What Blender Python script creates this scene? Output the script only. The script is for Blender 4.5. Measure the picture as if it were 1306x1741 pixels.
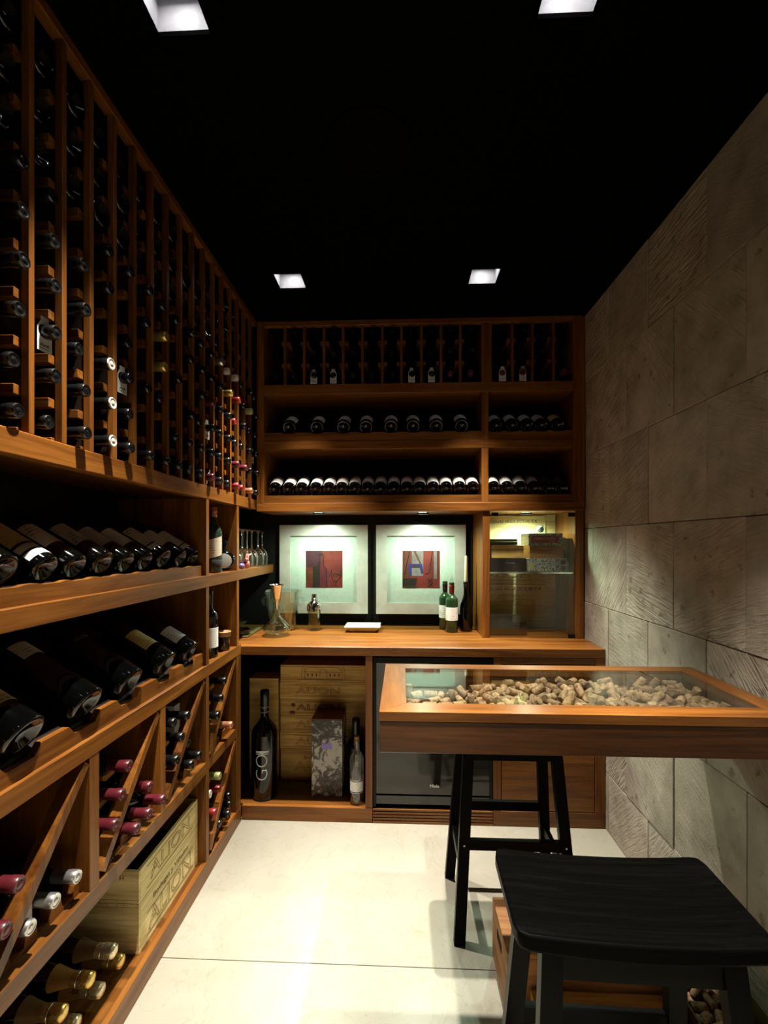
import bpy, bmesh, math, random
from mathutils import Vector, Matrix
RND = random.Random(11)
sc = bpy.context.scene
COL = sc.collection
for o in list(bpy.data.objects):
    bpy.data.objects.remove(o)

# ------------------------------------------------------------------ camera
FPX, CAM_H, VPX, HORIZON = 750.0, 1.44, 683.0, 923.0      # focal length in pixels of the 1306 x 1741 frame
cam_d = bpy.data.cameras.new('camera')
cam = bpy.data.objects.new('camera', cam_d)
COL.objects.link(cam)
cam_d.sensor_fit = 'HORIZONTAL'
cam_d.sensor_width = 36.0
cam_d.lens = FPX / 1306 * 36.0
cam_d.shift_y = (HORIZON - 870.5) / 1306
cam_d.clip_start = 0.02
cam.location = (0, 0, CAM_H)
cam.rotation_euler = (math.radians(90), 0, math.atan((VPX - 653) / FPX))
sc.camera = cam

# ------------------------------------------------------------------ world, exposure
w = bpy.data.worlds.new('world')
sc.world = w
w.use_nodes = True
w.node_tree.nodes['Background'].inputs[0].default_value = (0.6, 0.55, 0.5, 1)
w.node_tree.nodes['Background'].inputs[1].default_value = 0.0
sc.view_settings.view_transform = 'Standard'
sc.view_settings.look = 'None'
sc.view_settings.gamma = 1.0
sc.view_settings.use_curve_mapping = False
sc.view_settings.exposure = 0.0
sc.cycles.caustics_reflective = False
sc.cycles.caustics_refractive = False
sc.cycles.max_bounces = 10
sc.cycles.diffuse_bounces = 2
sc.cycles.transparent_max_bounces = 24
sc.cycles.sample_clamp_indirect = 6.0

# power of the lamps (each is built inside its own fitting further down)
CEILING_W = 600.0
SPOT_DEG, SPOT_BLEND = 55.0, 1.0
CEILING_COL = (1.0, 0.93, 0.80)
PUCK_W = 34.0
PUCK_DEG = 168.0
PUCK_COL = (0.78, 1.0, 0.76)

# ------------------------------------------------------------------ room dimensions (metres)
XL, XW, XR = -0.832, -1.24, 1.027        # front of the left joinery, left wall, right wall
YB, YU, YW, YF = 2.26, 2.50, 2.85, -1.70  # front of base units, of wall units, back wall, wall behind the camera
ZC = 2.71                                 # ceiling
ZT = 0.905                                # counter top

# ------------------------------------------------------------------ materials
MATS = {}
ALB = 0.60                                # all paints and woods share this tone scale
def AL(c):
    return tuple(x * ALB for x in c)
def nodes(name):
    m = bpy.data.materials.new(name)
    m.use_nodes = True
    nt = m.node_tree
    nt.nodes.clear()
    out = nt.nodes.new('ShaderNodeOutputMaterial')
    MATS[name] = m
    return m, nt, out
def N(nt, t, **kw):
    n = nt.nodes.new('ShaderNode' + t)
    for k, v in kw.items():
        if k.startswith('i_'):
            k = k[2:].replace('_', ' ')
            n.inputs[k].default_value = v
        else:
            setattr(n, k, v)
    return n
def rgb(c):
    return (c[0], c[1], c[2], 1.0)
def princ(nt, out, col=(0.5, 0.5, 0.5), rough=0.5, metal=0.0, spec=0.5, coat=0.0, coat_r=0.05):
    p = N(nt, 'BsdfPrincipled')
    p.inputs['Base Color'].default_value = rgb(col)
    p.inputs['Roughness'].default_value = rough
    p.inputs['Metallic'].default_value = metal
    p.inputs['Specular IOR Level'].default_value = spec
    p.inputs['Coat Weight'].default_value = coat
    p.inputs['Coat Roughness'].default_value = coat_r
    nt.links.new(p.outputs[0], out.inputs[0])
    return p
def ramp(nt, stops, interp='LINEAR'):
    r = N(nt, 'ValToRGB')
    r.color_ramp.interpolation = interp
    e = r.color_ramp.elements
    e[0].position, e[0].color = stops[0][0], rgb(stops[0][1])
    e[1].position, e[1].color = stops[-1][0], rgb(stops[-1][1])
    for p, c in stops[1:-1]:
        x = e.new(p)
        x.color = rgb(c)
    return r
def obj_coords(nt, spread=(37.0, 23.0, 51.0)):
    tc = N(nt, 'TexCoord')
    oi = N(nt, 'ObjectInfo')
    vm = N(nt, 'VectorMath', operation='SCALE')
    vm.inputs[0].default_value = spread
    nt.links.new(oi.outputs['Random'], vm.inputs['Scale'])
    ad = N(nt, 'VectorMath', operation='ADD')
    nt.links.new(tc.outputs['Object'], ad.inputs[0])
    nt.links.new(vm.outputs[0], ad.inputs[1])
    return ad.outputs[0], oi, tc
def plain(name, col, rough=0.5, metal=0.0, spec=0.5, coat=0.0, speckle=0.0, scale=60.0, bump=0.0):
    m, nt, out = nodes(name)
    if metal < 0.5:
        col = AL(col)
    p = princ(nt, out, col, rough, metal, spec, coat)
    v, oi, tc = obj_coords(nt)
    no = N(nt, 'TexNoise', i_Scale=scale, i_Detail=3.0)
    nt.links.new(v, no.inputs['Vector'])
    k = max(speckle, 0.06)
    r = ramp(nt, [(0.3, [c * (1 - k) for c in col]), (0.7, [min(1, c * (1 + k)) for c in col])])
    nt.links.new(no.outputs['Fac'], r.inputs[0])
    nt.links.new(r.outputs[0], p.inputs['Base Color'])
    if bump:
        b = N(nt, 'Bump', i_Strength=bump, i_Distance=0.002)
        nt.links.new(no.outputs['Fac'], b.inputs['Height'])
        nt.links.new(b.outputs[0], p.inputs['Normal'])
    return m
def wood(name, axis, dark, mid, light, rough=0.38, coat=0.15, vary=0.35, along=1.6, across=26.0):
    m, nt, out = nodes(name)
    k_ = 0.50 if name[:4] in ('teak', 'waln', 'blac', 'ebon') else 1.05
    dark, mid, light = [tuple(x * k_ for x in c) for c in (dark, mid, light)]
    p = princ(nt, out, mid, rough, coat=coat, coat_r=0.25, spec=0.05 if name.startswith('blackwood') else 0.02 if name.startswith('ebony') else 0.22)
    v, oi, tc = obj_coords(nt)
    mp = N(nt, 'Mapping')
    s = [across] * 3
    s['xyz'.index(axis)] = along
    mp.inputs['Scale'].default_value = s
    nt.links.new(v, mp.inputs['Vector'])
    n1 = N(nt, 'TexNoise', i_Scale=1.0, i_Detail=6.0, i_Roughness=0.6, i_Distortion=0.8)
    nt.links.new(mp.outputs[0], n1.inputs['Vector'])
    mp2 = N(nt, 'Mapping')
    s2 = [x * 7.0 for x in s]
    s2['xyz'.index(axis)] = along * 4.0
    mp2.inputs['Scale'].default_value = s2
    nt.links.new(v, mp2.inputs['Vector'])
    n2 = N(nt, 'TexNoise', i_Scale=1.0, i_Detail=2.0)
    nt.links.new(mp2.outputs[0], n2.inputs['Vector'])
    r1 = ramp(nt, [(0.30, dark), (0.5, mid), (0.72, light)])
    nt.links.new(n1.outputs['Fac'], r1.inputs[0])
    r2 = ramp(nt, [(0.36, (0.66, 0.62, 0.58)), (0.55, (1, 1, 1))])
    nt.links.new(n2.outputs['Fac'], r2.inputs[0])
    mx = N(nt, 'MixRGB', blend_type='MULTIPLY')
    mx.inputs[0].default_value = 0.6
    nt.links.new(r1.outputs[0], mx.inputs[1])
    nt.links.new(r2.outputs[0], mx.inputs[2])
    hs = N(nt, 'HueSaturation')
    mr = N(nt, 'MapRange')
    mr.inputs['To Min'].default_value = 1 - vary
    mr.inputs['To Max'].default_value = 1 + vary
    nt.links.new(oi.outputs['Random'], mr.inputs['Value'])
    nt.links.new(mr.outputs[0], hs.inputs['Value'])
    nt.links.new(mx.outputs[0], hs.inputs['Color'])
    nt.links.new(hs.outputs[0], p.inputs['Base Color'])
    b = N(nt, 'Bump', i_Strength=0.12, i_Distance=0.001)
    nt.links.new(n2.outputs['Fac'], b.inputs['Height'])
    nt.links.new(b.outputs[0], p.inputs['Normal'])
    return m
for ax in 'xyz':
    wood('teak_' + ax, ax, (0.18, 0.054, 0.009), (0.33, 0.115, 0.018), (0.47, 0.178, 0.030), vary=0.22)
    wood('walnut_' + ax, ax, (0.06, 0.018, 0.005), (0.17, 0.056, 0.013), (0.27, 0.095, 0.022), rough=0.3, vary=0.1)
    wood('pine_' + ax, ax, (0.40, 0.22, 0.065), (0.62, 0.37, 0.11), (0.74, 0.48, 0.17), rough=0.6, coat=0.0, vary=0.1, across=14.0)
    wood('palepine_' + ax, ax, (0.52, 0.38, 0.17), (0.70, 0.54, 0.25), (0.80, 0.65, 0.34), rough=0.6, coat=0.0, vary=0.08, across=14.0)
    wood('blackwood_' + ax, ax, (0.003, 0.003, 0.003), (0.005, 0.0048, 0.0046), (0.009, 0.0085, 0.008), rough=0.36, coat=0.0, vary=0.1, across=40.0)
    wood('ebony_' + ax, ax, (0.002, 0.002, 0.002), (0.003, 0.0029, 0.0028), (0.006, 0.0058, 0.0056), rough=0.4, coat=0.0, vary=0.1, across=60.0)
    wood('cedar_' + ax, ax, (0.19, 0.08, 0.03), (0.36, 0.17, 0.065), (0.48, 0.25, 0.1), rough=0.55, coat=0.0, vary=0.15, across=14.0)
plain('black_paint', (0.004, 0.004, 0.0042), 0.7, spec=0.2)
plain('ceiling_black', (0.002, 0.002, 0.0021), 0.9, spec=0.03)
plain('dark_stain_shade', (0.02, 0.009, 0.005), 0.5, spec=0.3)  # real stain on the sloping boards; painted-in shade on the rack dividers
plain('bottle_glass', (0.0016, 0.0018, 0.0017), 0.06, spec=0.5)
plain('capsule_black', (0.005, 0.005, 0.0052), 0.26, spec=0.5)
plain('capsule_burgundy', (0.115, 0.013, 0.020), 0.3, spec=0.5)
plain('capsule_red', (0.30, 0.018, 0.016), 0.35, spec=0.5)
plain('capsule_copper', (0.55, 0.22, 0.11), 0.3, metal=0.6)
plain('capsule_gold', (0.60, 0.42, 0.12), 0.3, metal=0.8)
plain('capsule_silver', (0.62, 0.60, 0.60), 0.28, metal=0.9)
plain('capsule_white', (0.75, 0.70, 0.62), 0.4)
plain('capsule_olive', (0.45, 0.42, 0.16), 0.35, metal=0.3)
plain('capsule_yellow', (0.66, 0.60, 0.28), 0.4)
plain('foil_gold', (0.80, 0.56, 0.18), 0.28, metal=0.9, bump=1.0, scale=120.0, speckle=0.2)
plain('foil_pale', (0.80, 0.72, 0.48), 0.28, metal=0.85, bump=1.0, scale=120.0, speckle=0.2)
plain('foil_brown', (0.22, 0.12, 0.045), 0.45, metal=0.2)
plain('foil_orange', (0.50, 0.26, 0.07), 0.45, metal=0.2)
plain('chrome', (0.85, 0.85, 0.84), 0.07, metal=1.0)
plain('steel', (0.6, 0.58, 0.55), 0.25, metal=1.0)
plain('white_card', (0.80, 0.80, 0.78), 0.6)
plain('white_ceramic', (0.85, 0.85, 0.82), 0.2)
plain('housing_white', (0.62, 0.62, 0.66), 0.6, speckle=0.12, scale=25.0, bump=0.3)
plain('ink', (0.03, 0.022, 0.016), 0.7)
plain('ink_brown', (0.20, 0.10, 0.04), 0.7)
plain('ink_red', (0.22, 0.02, 0.02), 0.7)
plain('ink_white', (0.75, 0.75, 0.72), 0.5)
plain('silver_leaf', (0.95, 0.92, 0.84), 0.33, metal=0.35, speckle=0.1, scale=12.0)
plain('mat_board', (0.98, 1.0, 0.95), 0.7)
plain('red_lid', (0.20, 0.012, 0.012), 0.45)
plain('rubber', (0.01, 0.01, 0.01), 0.6)
plain('candle_wax', (0.82, 0.76, 0.55), 0.45)
plain('purple_foil', (0.16, 0.12, 0.35), 0.3, metal=0.5)
plain('red_foil', (0.50, 0.12, 0.10), 0.28, metal=0.6, bump=0.6, scale=90.0)
plain('olive_tray', (0.12, 0.10, 0.035), 0.4)
plain('dark_lacquer', (0.016, 0.010, 0.007), 0.2)
plain('pattern_gold', (0.55, 0.45, 0.2), 0.5)
plain('label_red', (0.36, 0.03, 0.035), 0.55)
plain('ball_white', (0.85, 0.85, 0.85), 0.35)
plain('grill_black', (0.003, 0.003, 0.003), 0.5, spec=0.2)
plain('speaker_cloth', (0.0032, 0.0032, 0.003), 0.9, spec=0.03)
plain('mortar', (0.06, 0.052, 0.042), 0.9)
plain('wine_red', (0.08, 0.008, 0.012), 0.15)
plain('amber', (0.05, 0.018, 0.006), 0.08, coat=0.5)
plain('green_glass', (0.02, 0.055, 0.018), 0.08, coat=0.5)
plain('whisky_green', (0.03, 0.05, 0.035), 0.08, coat=0.5)
def paper(name, col, ink, rough=0.6, lines=90.0):
    """printed bottle label: rows of small print across the axis of the bottle"""
    m, nt, out = nodes(name)
    p = princ(nt, out, col, rough)
    v, oi, tc = obj_coords(nt, (0, 0, 0.37))
    mp = N(nt, 'Mapping')
    mp.inputs['Scale'].default_value = (160, 160, 45)
    nt.links.new(v, mp.inputs['Vector'])
    n1 = N(nt, 'TexNoise', i_Scale=1.0, i_Detail=1.0)
    nt.links.new(mp.outputs[0], n1.inputs['Vector'])
    sx = N(nt, 'SeparateXYZ')
    nt.links.new(v, sx.inputs[0])
    mu = N(nt, 'Math', operation='MULTIPLY')
    mu.inputs[1].default_value = lines * 2 * math.pi
    nt.links.new(sx.outputs[2], mu.inputs[0])
    si = N(nt, 'Math', operation='SINE')
    nt.links.new(mu.outputs[0], si.inputs[0])
    ad = N(nt, 'Math', operation='MULTIPLY')
    nt.links.new(si.outputs[0], ad.inputs[0])
    nt.links.new(n1.outputs['Fac'], ad.inputs[1])
    n2 = N(nt, 'TexNoise', i_Scale=28.0, i_Detail=0.0)
    nt.links.new(v, n2.inputs['Vector'])
    m2 = N(nt, 'Math', operation='MULTIPLY')
    nt.links.new(ad.outputs[0], m2.inputs[0])
    nt.links.new(n2.outputs['Fac'], m2.inputs[1])
    r = ramp(nt, [(0.26, (0, 0, 0)), (0.31, (1, 1, 1))])
    nt.links.new(m2.outputs[0], r.inputs[0])
    mx = N(nt, 'MixRGB')
    nt.links.new(r.outputs[0], mx.inputs[0])
    mx.inputs[1].default_value = rgb(col)
    mx.inputs[2].default_value = rgb(ink)
    nt.links.new(mx.outputs[0], p.inputs['Base Color'])
    return m
paper('label_cream', (0.62, 0.55, 0.42), (0.16, 0.08, 0.05))
paper('label_white', (0.74, 0.73, 0.70), (0.12, 0.11, 0.11))
paper('label_grey', (0.46, 0.43, 0.38), (0.10, 0.06, 0.05))
paper('label_yellow', (0.58, 0.45, 0.16), (0.16, 0.09, 0.03))
paper('label_ochre', (0.36, 0.25, 0.08), (0.10, 0.06, 0.02))
paper('label_dark', (0.018, 0.016, 0.016), (0.06, 0.05, 0.04))
def glass(name, tint=(1, 1, 1), refl=1.0, rough=0.0, power=5.0, base=0.04):
    """thin clear glass: see-through with a mirror film that grows towards the edge"""
    m, nt, out = nodes(name)
    tr = N(nt, 'BsdfTransparent')
    tr.inputs[0].default_value = rgb(tint)
    gl = N(nt, 'BsdfGlossy')
    gl.inputs['Roughness'].default_value = rough
    gl.inputs['Color'].default_value = (refl, refl, refl, 1)
    lw = N(nt, 'LayerWeight')
    lw.inputs['Blend'].default_value = 0.5
    pw = N(nt, 'Math', operation='POWER')          # Schlick: grows towards grazing angles
    pw.inputs[1].default_value = power
    nt.links.new(lw.outputs['Facing'], pw.inputs[0])
    ad = N(nt, 'Math', operation='MULTIPLY_ADD', use_clamp=True)
    ad.inputs[1].default_value = 1.0 - base
    ad.inputs[2].default_value = base
    nt.links.new(pw.outputs[0], ad.inputs[0])
    mx = N(nt, 'MixShader')
    nt.links.new(ad.outputs[0], mx.inputs[0])
    nt.links.new(tr.outputs[0], mx.inputs[1])
    nt.links.new(gl.outputs[0], mx.inputs[2])
    nt.links.new(mx.outputs[0], out.inputs[0])
    return m
glass('pane_glass', (0.95, 0.99, 0.97))
glass('table_glass', (0.96, 0.99, 0.97), base=0.05)
glass('ware_glass', (0.93, 0.97, 0.94), power=2.2, base=0.09)
glass('clear_bottle', (0.82, 0.86, 0.82), power=2.5, base=0.08)
glass('shaker_glass', (0.80, 0.84, 0.70), power=2.5, base=0.05)
def emit(name, col, strength):
    m, nt, out = nodes(name)
    e = N(nt, 'Emission')
    e.inputs[0].default_value = rgb(col)
    e.inputs[1].default_value = strength
    nt.links.new(e.outputs[0], out.inputs[0])
emit('lamp_glow', (1.0, 0.97, 0.95), 60.0)
emit('puck_glow', (0.85, 1.0, 0.85), 25.0)
def cooler_door():
    m, nt, out = nodes('cooler_glass')
    princ(nt, out, (0.012, 0.010, 0.008), 0.07, spec=0.62)
cooler_door()
def make_stone():
    m, nt, out = nodes('cantera_stone')
    p = princ(nt, out, (0.4, 0.35, 0.28), 0.9, spec=0.15)
    v, oi, tc = obj_coords(nt, (17.0, 29.0, 41.0))
    # tooling direction differs from block to block
    vr = N(nt, 'VectorRotate', rotation_type='AXIS_ANGLE')
    vr.inputs['Axis'].default_value = (1, 0, 0)
    nt.links.new(v, vr.inputs['Vector'])
    wn = N(nt, 'TexWhiteNoise', noise_dimensions='1D')
    nt.links.new(oi.outputs['Random'], wn.inputs['W'])
    sx = N(nt, 'SeparateColor')
    nt.links.new(wn.outputs['Color'], sx.inputs[0])
    an = N(nt, 'MapRange')
    an.inputs['To Min'].default_value = -1.1
    an.inputs['To Max'].default_value = 1.1
    nt.links.new(sx.outputs[0], an.inputs['Value'])
    nt.links.new(an.outputs[0], vr.inputs['Angle'])
    mp = N(nt, 'Mapping')
    mp.inputs['Scale'].default_value = (4, 12, 95)
    nt.links.new(vr.outputs[0], mp.inputs['Vector'])
    g = N(nt, 'TexNoise', i_Scale=1.0, i_Detail=2.5, i_Distortion=0.5)
    nt.links.new(mp.outputs[0], g.inputs['Vector'])
    lo = N(nt, 'TexNoise', i_Scale=5.0, i_Detail=2.0)
    nt.links.new(v, lo.inputs['Vector'])
    gm = N(nt, 'Math', operation='MULTIPLY')
    nt.links.new(g.outputs['Fac'], gm.inputs[0])
    st = N(nt, 'MapRange', clamp=True)
    st.inputs['From Min'].default_value = 0.30
    st.inputs['From Max'].default_value = 0.85
    st.inputs['To Min'].default_value = 0.30
    st.inputs['To Max'].default_value = 1.0
    nt.links.new(sx.outputs[1], st.inputs['Value'])
    sl = N(nt, 'Math', operation='MULTIPLY')
    nt.links.new(st.outputs[0], sl.inputs[0])
    lr = N(nt, 'MapRange', clamp=True)
    lr.inputs['From Min'].default_value = 0.3
    lr.inputs['From Max'].default_value = 0.65
    lr.inputs['To Min'].default_value = 0.35
    nt.links.new(lo.outputs['Fac'], lr.inputs['Value'])
    nt.links.new(lr.outputs[0], sl.inputs[1])
    nt.links.new(sl.outputs[0], gm.inputs[1])
    fine = N(nt, 'TexNoise', i_Scale=170.0, i_Detail=3.0)
    nt.links.new(v, fine.inputs['Vector'])
    fm = N(nt, 'Math', operation='MULTIPLY_ADD')
    fm.inputs[1].default_value = 0.10
    nt.links.new(fine.outputs['Fac'], fm.inputs[0])
    nt.links.new(gm.outputs[0], fm.inputs[2])
    # pits and dark inclusions
    wob = N(nt, 'TexNoise', i_Scale=38.0, i_Detail=2.0)
    nt.links.new(v, wob.inputs['Vector'])
    wsc = N(nt, 'VectorMath', operation='MULTIPLY_ADD')
    wsc.inputs[1].default_value = (0.05, 0.05, 0.05)
    nt.links.new(wob.outputs['Color'], wsc.inputs[0])
    nt.links.new(v, wsc.inputs[2])
    vo = N(nt, 'TexVoronoi', i_Scale=17.0)
    nt.links.new(wsc.outputs[0], vo.inputs['Vector'])
    pit = ramp(nt, [(0.05, (0.50, 0.48, 0.46)), (0.26, (1, 1, 1))])
    nt.links.new(vo.outputs['Distance'], pit.inputs[0])
    n3 = N(nt, 'TexNoise', i_Scale=9.0, i_Detail=5.0)
    nt.links.new(v, n3.inputs['Vector'])
    cr = ramp(nt, [(0.3, (0.27, 0.235, 0.185)), (0.55, (0.38, 0.335, 0.27)), (0.75, (0.44, 0.39, 0.32))])
    nt.links.new(n3.outputs['Fac'], cr.inputs[0])
    # only some cells carry a pit
    pm = ramp(nt, [(0.62, (0, 0, 0)), (0.66, (1, 1, 1))])
    sv = N(nt, 'SeparateColor')
    nt.links.new(vo.outputs['Color'], sv.inputs[0])
    nt.links.new(sv.outputs[0], pm.inputs[0])
    mx = N(nt, 'MixRGB', blend_type='MULTIPLY')
    nt.links.new(pm.outputs[0], mx.inputs[0])
    nt.links.new(cr.outputs[0], mx.inputs[1])
    nt.links.new(pit.outputs[0], mx.inputs[2])
    hs = N(nt, 'HueSaturation')
    mr = N(nt, 'MapRange')
    mr.inputs['To Min'].default_value = 0.85
    mr.inputs['To Max'].default_value = 1.12
    nt.links.new(sx.outputs[2], mr.inputs['Value'])
    nt.links.new(mr.outputs[0], hs.inputs['Value'])
    nt.links.new(mx.outputs[0], hs.inputs['Color'])
    nt.links.new(hs.outputs[0], p.inputs['Base Color'])
    b = N(nt, 'Bump', i_Strength=1.0, i_Distance=0.011)
    nt.links.new(fm.outputs[0], b.inputs['Height'])
    nt.links.new(b.outputs[0], p.inputs['Normal'])
make_stone()
def make_marble():
    m, nt, out = nodes('cream_marble')
    p = princ(nt, out, (0.78, 0.73, 0.60), 0.3, spec=0.5)
    v, oi, tc = obj_coords(nt)
    n1 = N(nt, 'TexNoise', i_Scale=2.2, i_Detail=6.0, i_Distortion=1.2)
    nt.links.new(v, n1.inputs['Vector'])
    r1 = ramp(nt, [(0.3, AL((0.42, 0.39, 0.31))), (0.6, AL((0.47, 0.445, 0.365)))])
    nt.links.new(n1.outputs['Fac'], r1.inputs[0])
    n2 = N(nt, 'TexNoise', i_Scale=7.0, i_Detail=8.0, i_Distortion=2.0)
    nt.links.new(v, n2.inputs['Vector'])
    r2 = ramp(nt, [(0.485, (1, 1, 1)), (0.5, (0.80, 0.76, 0.68)), (0.515, (1, 1, 1))])
    nt.links.new(n2.outputs['Fac'], r2.inputs[0])
    vo = N(nt, 'TexVoronoi', i_Scale=22.0)
    nt.links.new(v, vo.inputs['Vector'])
    r3 = ramp(nt, [(0.03, (0.55, 0.52, 0.45)), (0.06, (1, 1, 1))])
    nt.links.new(vo.outputs['Distance'], r3.inputs[0])
    a = N(nt, 'MixRGB', blend_type='MULTIPLY')
    a.inputs[0].default_value = 0.6
    nt.links.new(r1.outputs[0], a.inputs[1])
    nt.links.new(r2.outputs[0], a.inputs[2])
    b = N(nt, 'MixRGB', blend_type='MULTIPLY')
    b.inputs[0].default_value = 0.7
    nt.links.new(a.outputs[0], b.inputs[1])
    nt.links.new(r3.outputs[0], b.inputs[2])
    nt.links.new(b.outputs[0], p.inputs['Base Color'])
make_marble()
def make_cork():
    m, nt, out = nodes('cork')
    p = princ(nt, out, (0.5, 0.36, 0.2), 0.85, spec=0.15)
    v, oi, tc = obj_coords(nt)
    n1 = N(nt, 'TexNoise', i_Scale=110.0, i_Detail=3.0)
    nt.links.new(v, n1.inputs['Vector'])
    r = ramp(nt, [(0.32, AL((0.15, 0.085, 0.038))), (0.47, AL((0.46, 0.275, 0.15))), (0.7, AL((0.63, 0.43, 0.275)))])
    nt.links.new(n1.outputs['Fac'], r.inputs[0])
    hs = N(nt, 'HueSaturation')
    mr = N(nt, 'MapRange')
    mr.inputs['To Min'].default_value = 0.65
    mr.inputs['To Max'].default_value = 1.2
    nt.links.new(oi.outputs['Random'], mr.inputs['Value'])
    nt.links.new(mr.outputs[0], hs.inputs['Value'])
    nt.links.new(r.outputs[0], hs.inputs['Color'])
    nt.links.new(hs.outputs[0], p.inputs['Base Color'])
    plain('cork_end', (0.16, 0.07, 0.06), 0.9, speckle=0.3)
make_cork()
def make_rocks():
    """flat print on a gift carton: a black and white picture of stones and leaves"""
    m, nt, out = nodes('carton_print')
    p = princ(nt, out, (0.3, 0.3, 0.3), 0.5)
    tc = N(nt, 'TexCoord')
    n1 = N(nt, 'TexNoise', i_Scale=20.0, i_Detail=5.0, i_Distortion=2.5)
    nt.links.new(tc.outputs['Object'], n1.inputs['Vector'])
    n2 = N(nt, 'TexNoise', i_Scale=7.0, i_Detail=2.0)
    nt.links.new(tc.outputs['Object'], n2.inputs['Vector'])
    ad = N(nt, 'Math', operation='MULTIPLY_ADD')
    ad.inputs[1].default_value = 0.9
    nt.links.new(n2.outputs['Fac'], ad.inputs[0])
    nt.links.new(n1.outputs['Fac'], ad.inputs[2])
    r = ramp(nt, [(0.80, (0.03, 0.027, 0.024)), (0.95, (0.13, 0.12, 0.105)), (1.0, (0.45, 0.43, 0.40))])
    nt.links.new(ad.outputs[0], r.inputs[0])
    nt.links.new(r.outputs[0], p.inputs['Base Color'])
make_rocks()
def make_box_print():
    """flat print: fine black and silver banknote pattern on a cigar box"""
    m, nt, out = nodes('banknote_print')
    p = princ(nt, out, (0.4, 0.4, 0.4), 0.5)
    tc = N(nt, 'TexCoord')
    v = N(nt, 'TexVoronoi', i_Scale=130.0, feature='DISTANCE_TO_EDGE')
    nt.links.new(tc.outputs['Object'], v.inputs['Vector'])
    r = ramp(nt, [(0.08, (0.05, 0.05, 0.045)), (0.2, (0.50, 0.50, 0.44))])
    nt.links.new(v.outputs['Distance'], r.inputs[0])
    nt.links.new(r.outputs[0], p.inputs['Base Color'])
make_box_print()

# ------------------------------------------------------------------ builders
def mat_of(m, dims=None):
    if m in MATS:
        return MATS[m]
    ax = 'xyz'[max(range(3), key=lambda i: dims[i])]
    return MATS[m + '_' + ax]
def link(o, parent=None):
    COL.objects.link(o)
    if parent is not None:
        o.parent = parent
    return o
def tag(o, label, cat, group=None):
    o['label'] = label
    o['category'] = cat
    if group:
        o['group'] = group
    return o
def wpos(o):
    v = Vector((0, 0, 0))
    while o is not None:
        v += o.location
        o = o.parent
    return v
def thing(name, label, cat, loc=(0, 0, 0), rotz=0.0, group=None):
    o = bpy.data.objects.new(name, None)
    o.empty_display_size = 0.05
    o.location = loc
    o.rotation_euler = (0, 0, rotz)
    link(o)
    return tag(o, label, cat, group)
def mesh(name, verts, faces, mats, smooth=None, idx=None):
    me = bpy.data.meshes.new(name)
    me.from_pydata([tuple(v) for v in verts], [], faces)
    for m in (mats if isinstance(mats, (list, tuple)) else [mats]):
        me.materials.append(m if not isinstance(m, str) else MATS[m])
    if idx:
        me.polygons.foreach_set('material_index', idx)
    bm = bmesh.new()
    bm.from_mesh(me)
    bmesh.ops.recalc_face_normals(bm, faces=bm.faces)
    bm.to_mesh(me)
    bm.free()
    if smooth is not None:
        me.polygons.foreach_set('use_smooth', [True] * len(me.polygons))
        me.set_sharp_from_angle(angle=math.radians(smooth))
    me.update()
    return me
BOXES = {}
def box_mesh(d, mat, c):
    key = (round(d[0], 4), round(d[1], 4), round(d[2], 4), mat.name, c)
    if key in BOXES:
        return BOXES[key]
    bm = bmesh.new()
    bmesh.ops.create_cube(bm, size=1.0)
    for v in bm.verts:
        v.co = Vector((v.co.x * d[0], v.co.y * d[1], v.co.z * d[2]))
    c = min(c, min(d) * 0.3)
    if c > 0:
        bmesh.ops.bevel(bm, geom=bm.edges[:], offset=c, segments=1, affect='EDGES', profile=0.5)
    me = bpy.data.meshes.new('box')
    bm.to_mesh(me)
    bm.free()
    me.materials.append(mat)
    BOXES[key] = me
    return me
def board(parent, name, x0, x1, y0, y1, z0, z1, mat='teak', c=0.0015, grain=None):
    """chamfered board given by its world extents; the origin is its centre"""
    d = (x1 - x0, y1 - y0, z1 - z0)
    m = MATS[mat + '_' + grain] if grain else mat_of(mat, d)
    o = bpy.data.objects.new(name, box_mesh(d, m, c))
    p = Vector(((x0 + x1) / 2, (y0 + y1) / 2, (z0 + z1) / 2))
    o.location = p - wpos(parent) if parent is not None else p
    return link(o, parent)
def put(parent, name, me, loc, local=False, rot=(0, 0, 0)):
    o = bpy.data.objects.new(name, me)
    o.location = Vector(loc) - (wpos(parent) if parent is not None and not local else Vector((0, 0, 0)))
    o.rotation_euler = rot
    return link(o, parent)
def prism(name, poly, axis, a, b, mat, origin=(0, 0, 0)):
    """polygon given in the two other axes (in x,y,z order) extruded along axis from a to b"""
    i = 'xyz'.index(axis)
    oth = [k for k in range(3) if k != i]
    vs = []
    for t in (a, b):
        for p in poly:
            v = [0, 0, 0]
            v[i] = t - origin[i]
            v[oth[0]] = p[0] - origin[oth[0]]
            v[oth[1]] = p[1] - origin[oth[1]]
            vs.append(v)
    n = len(poly)
    fs = [tuple(range(n)), tuple(range(2 * n - 1, n - 1, -1))]
    for k in range(n):
        fs.append((k, (k + 1) % n, n + (k + 1) % n, n + k))
    return mesh(name, vs, fs, mat)
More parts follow.
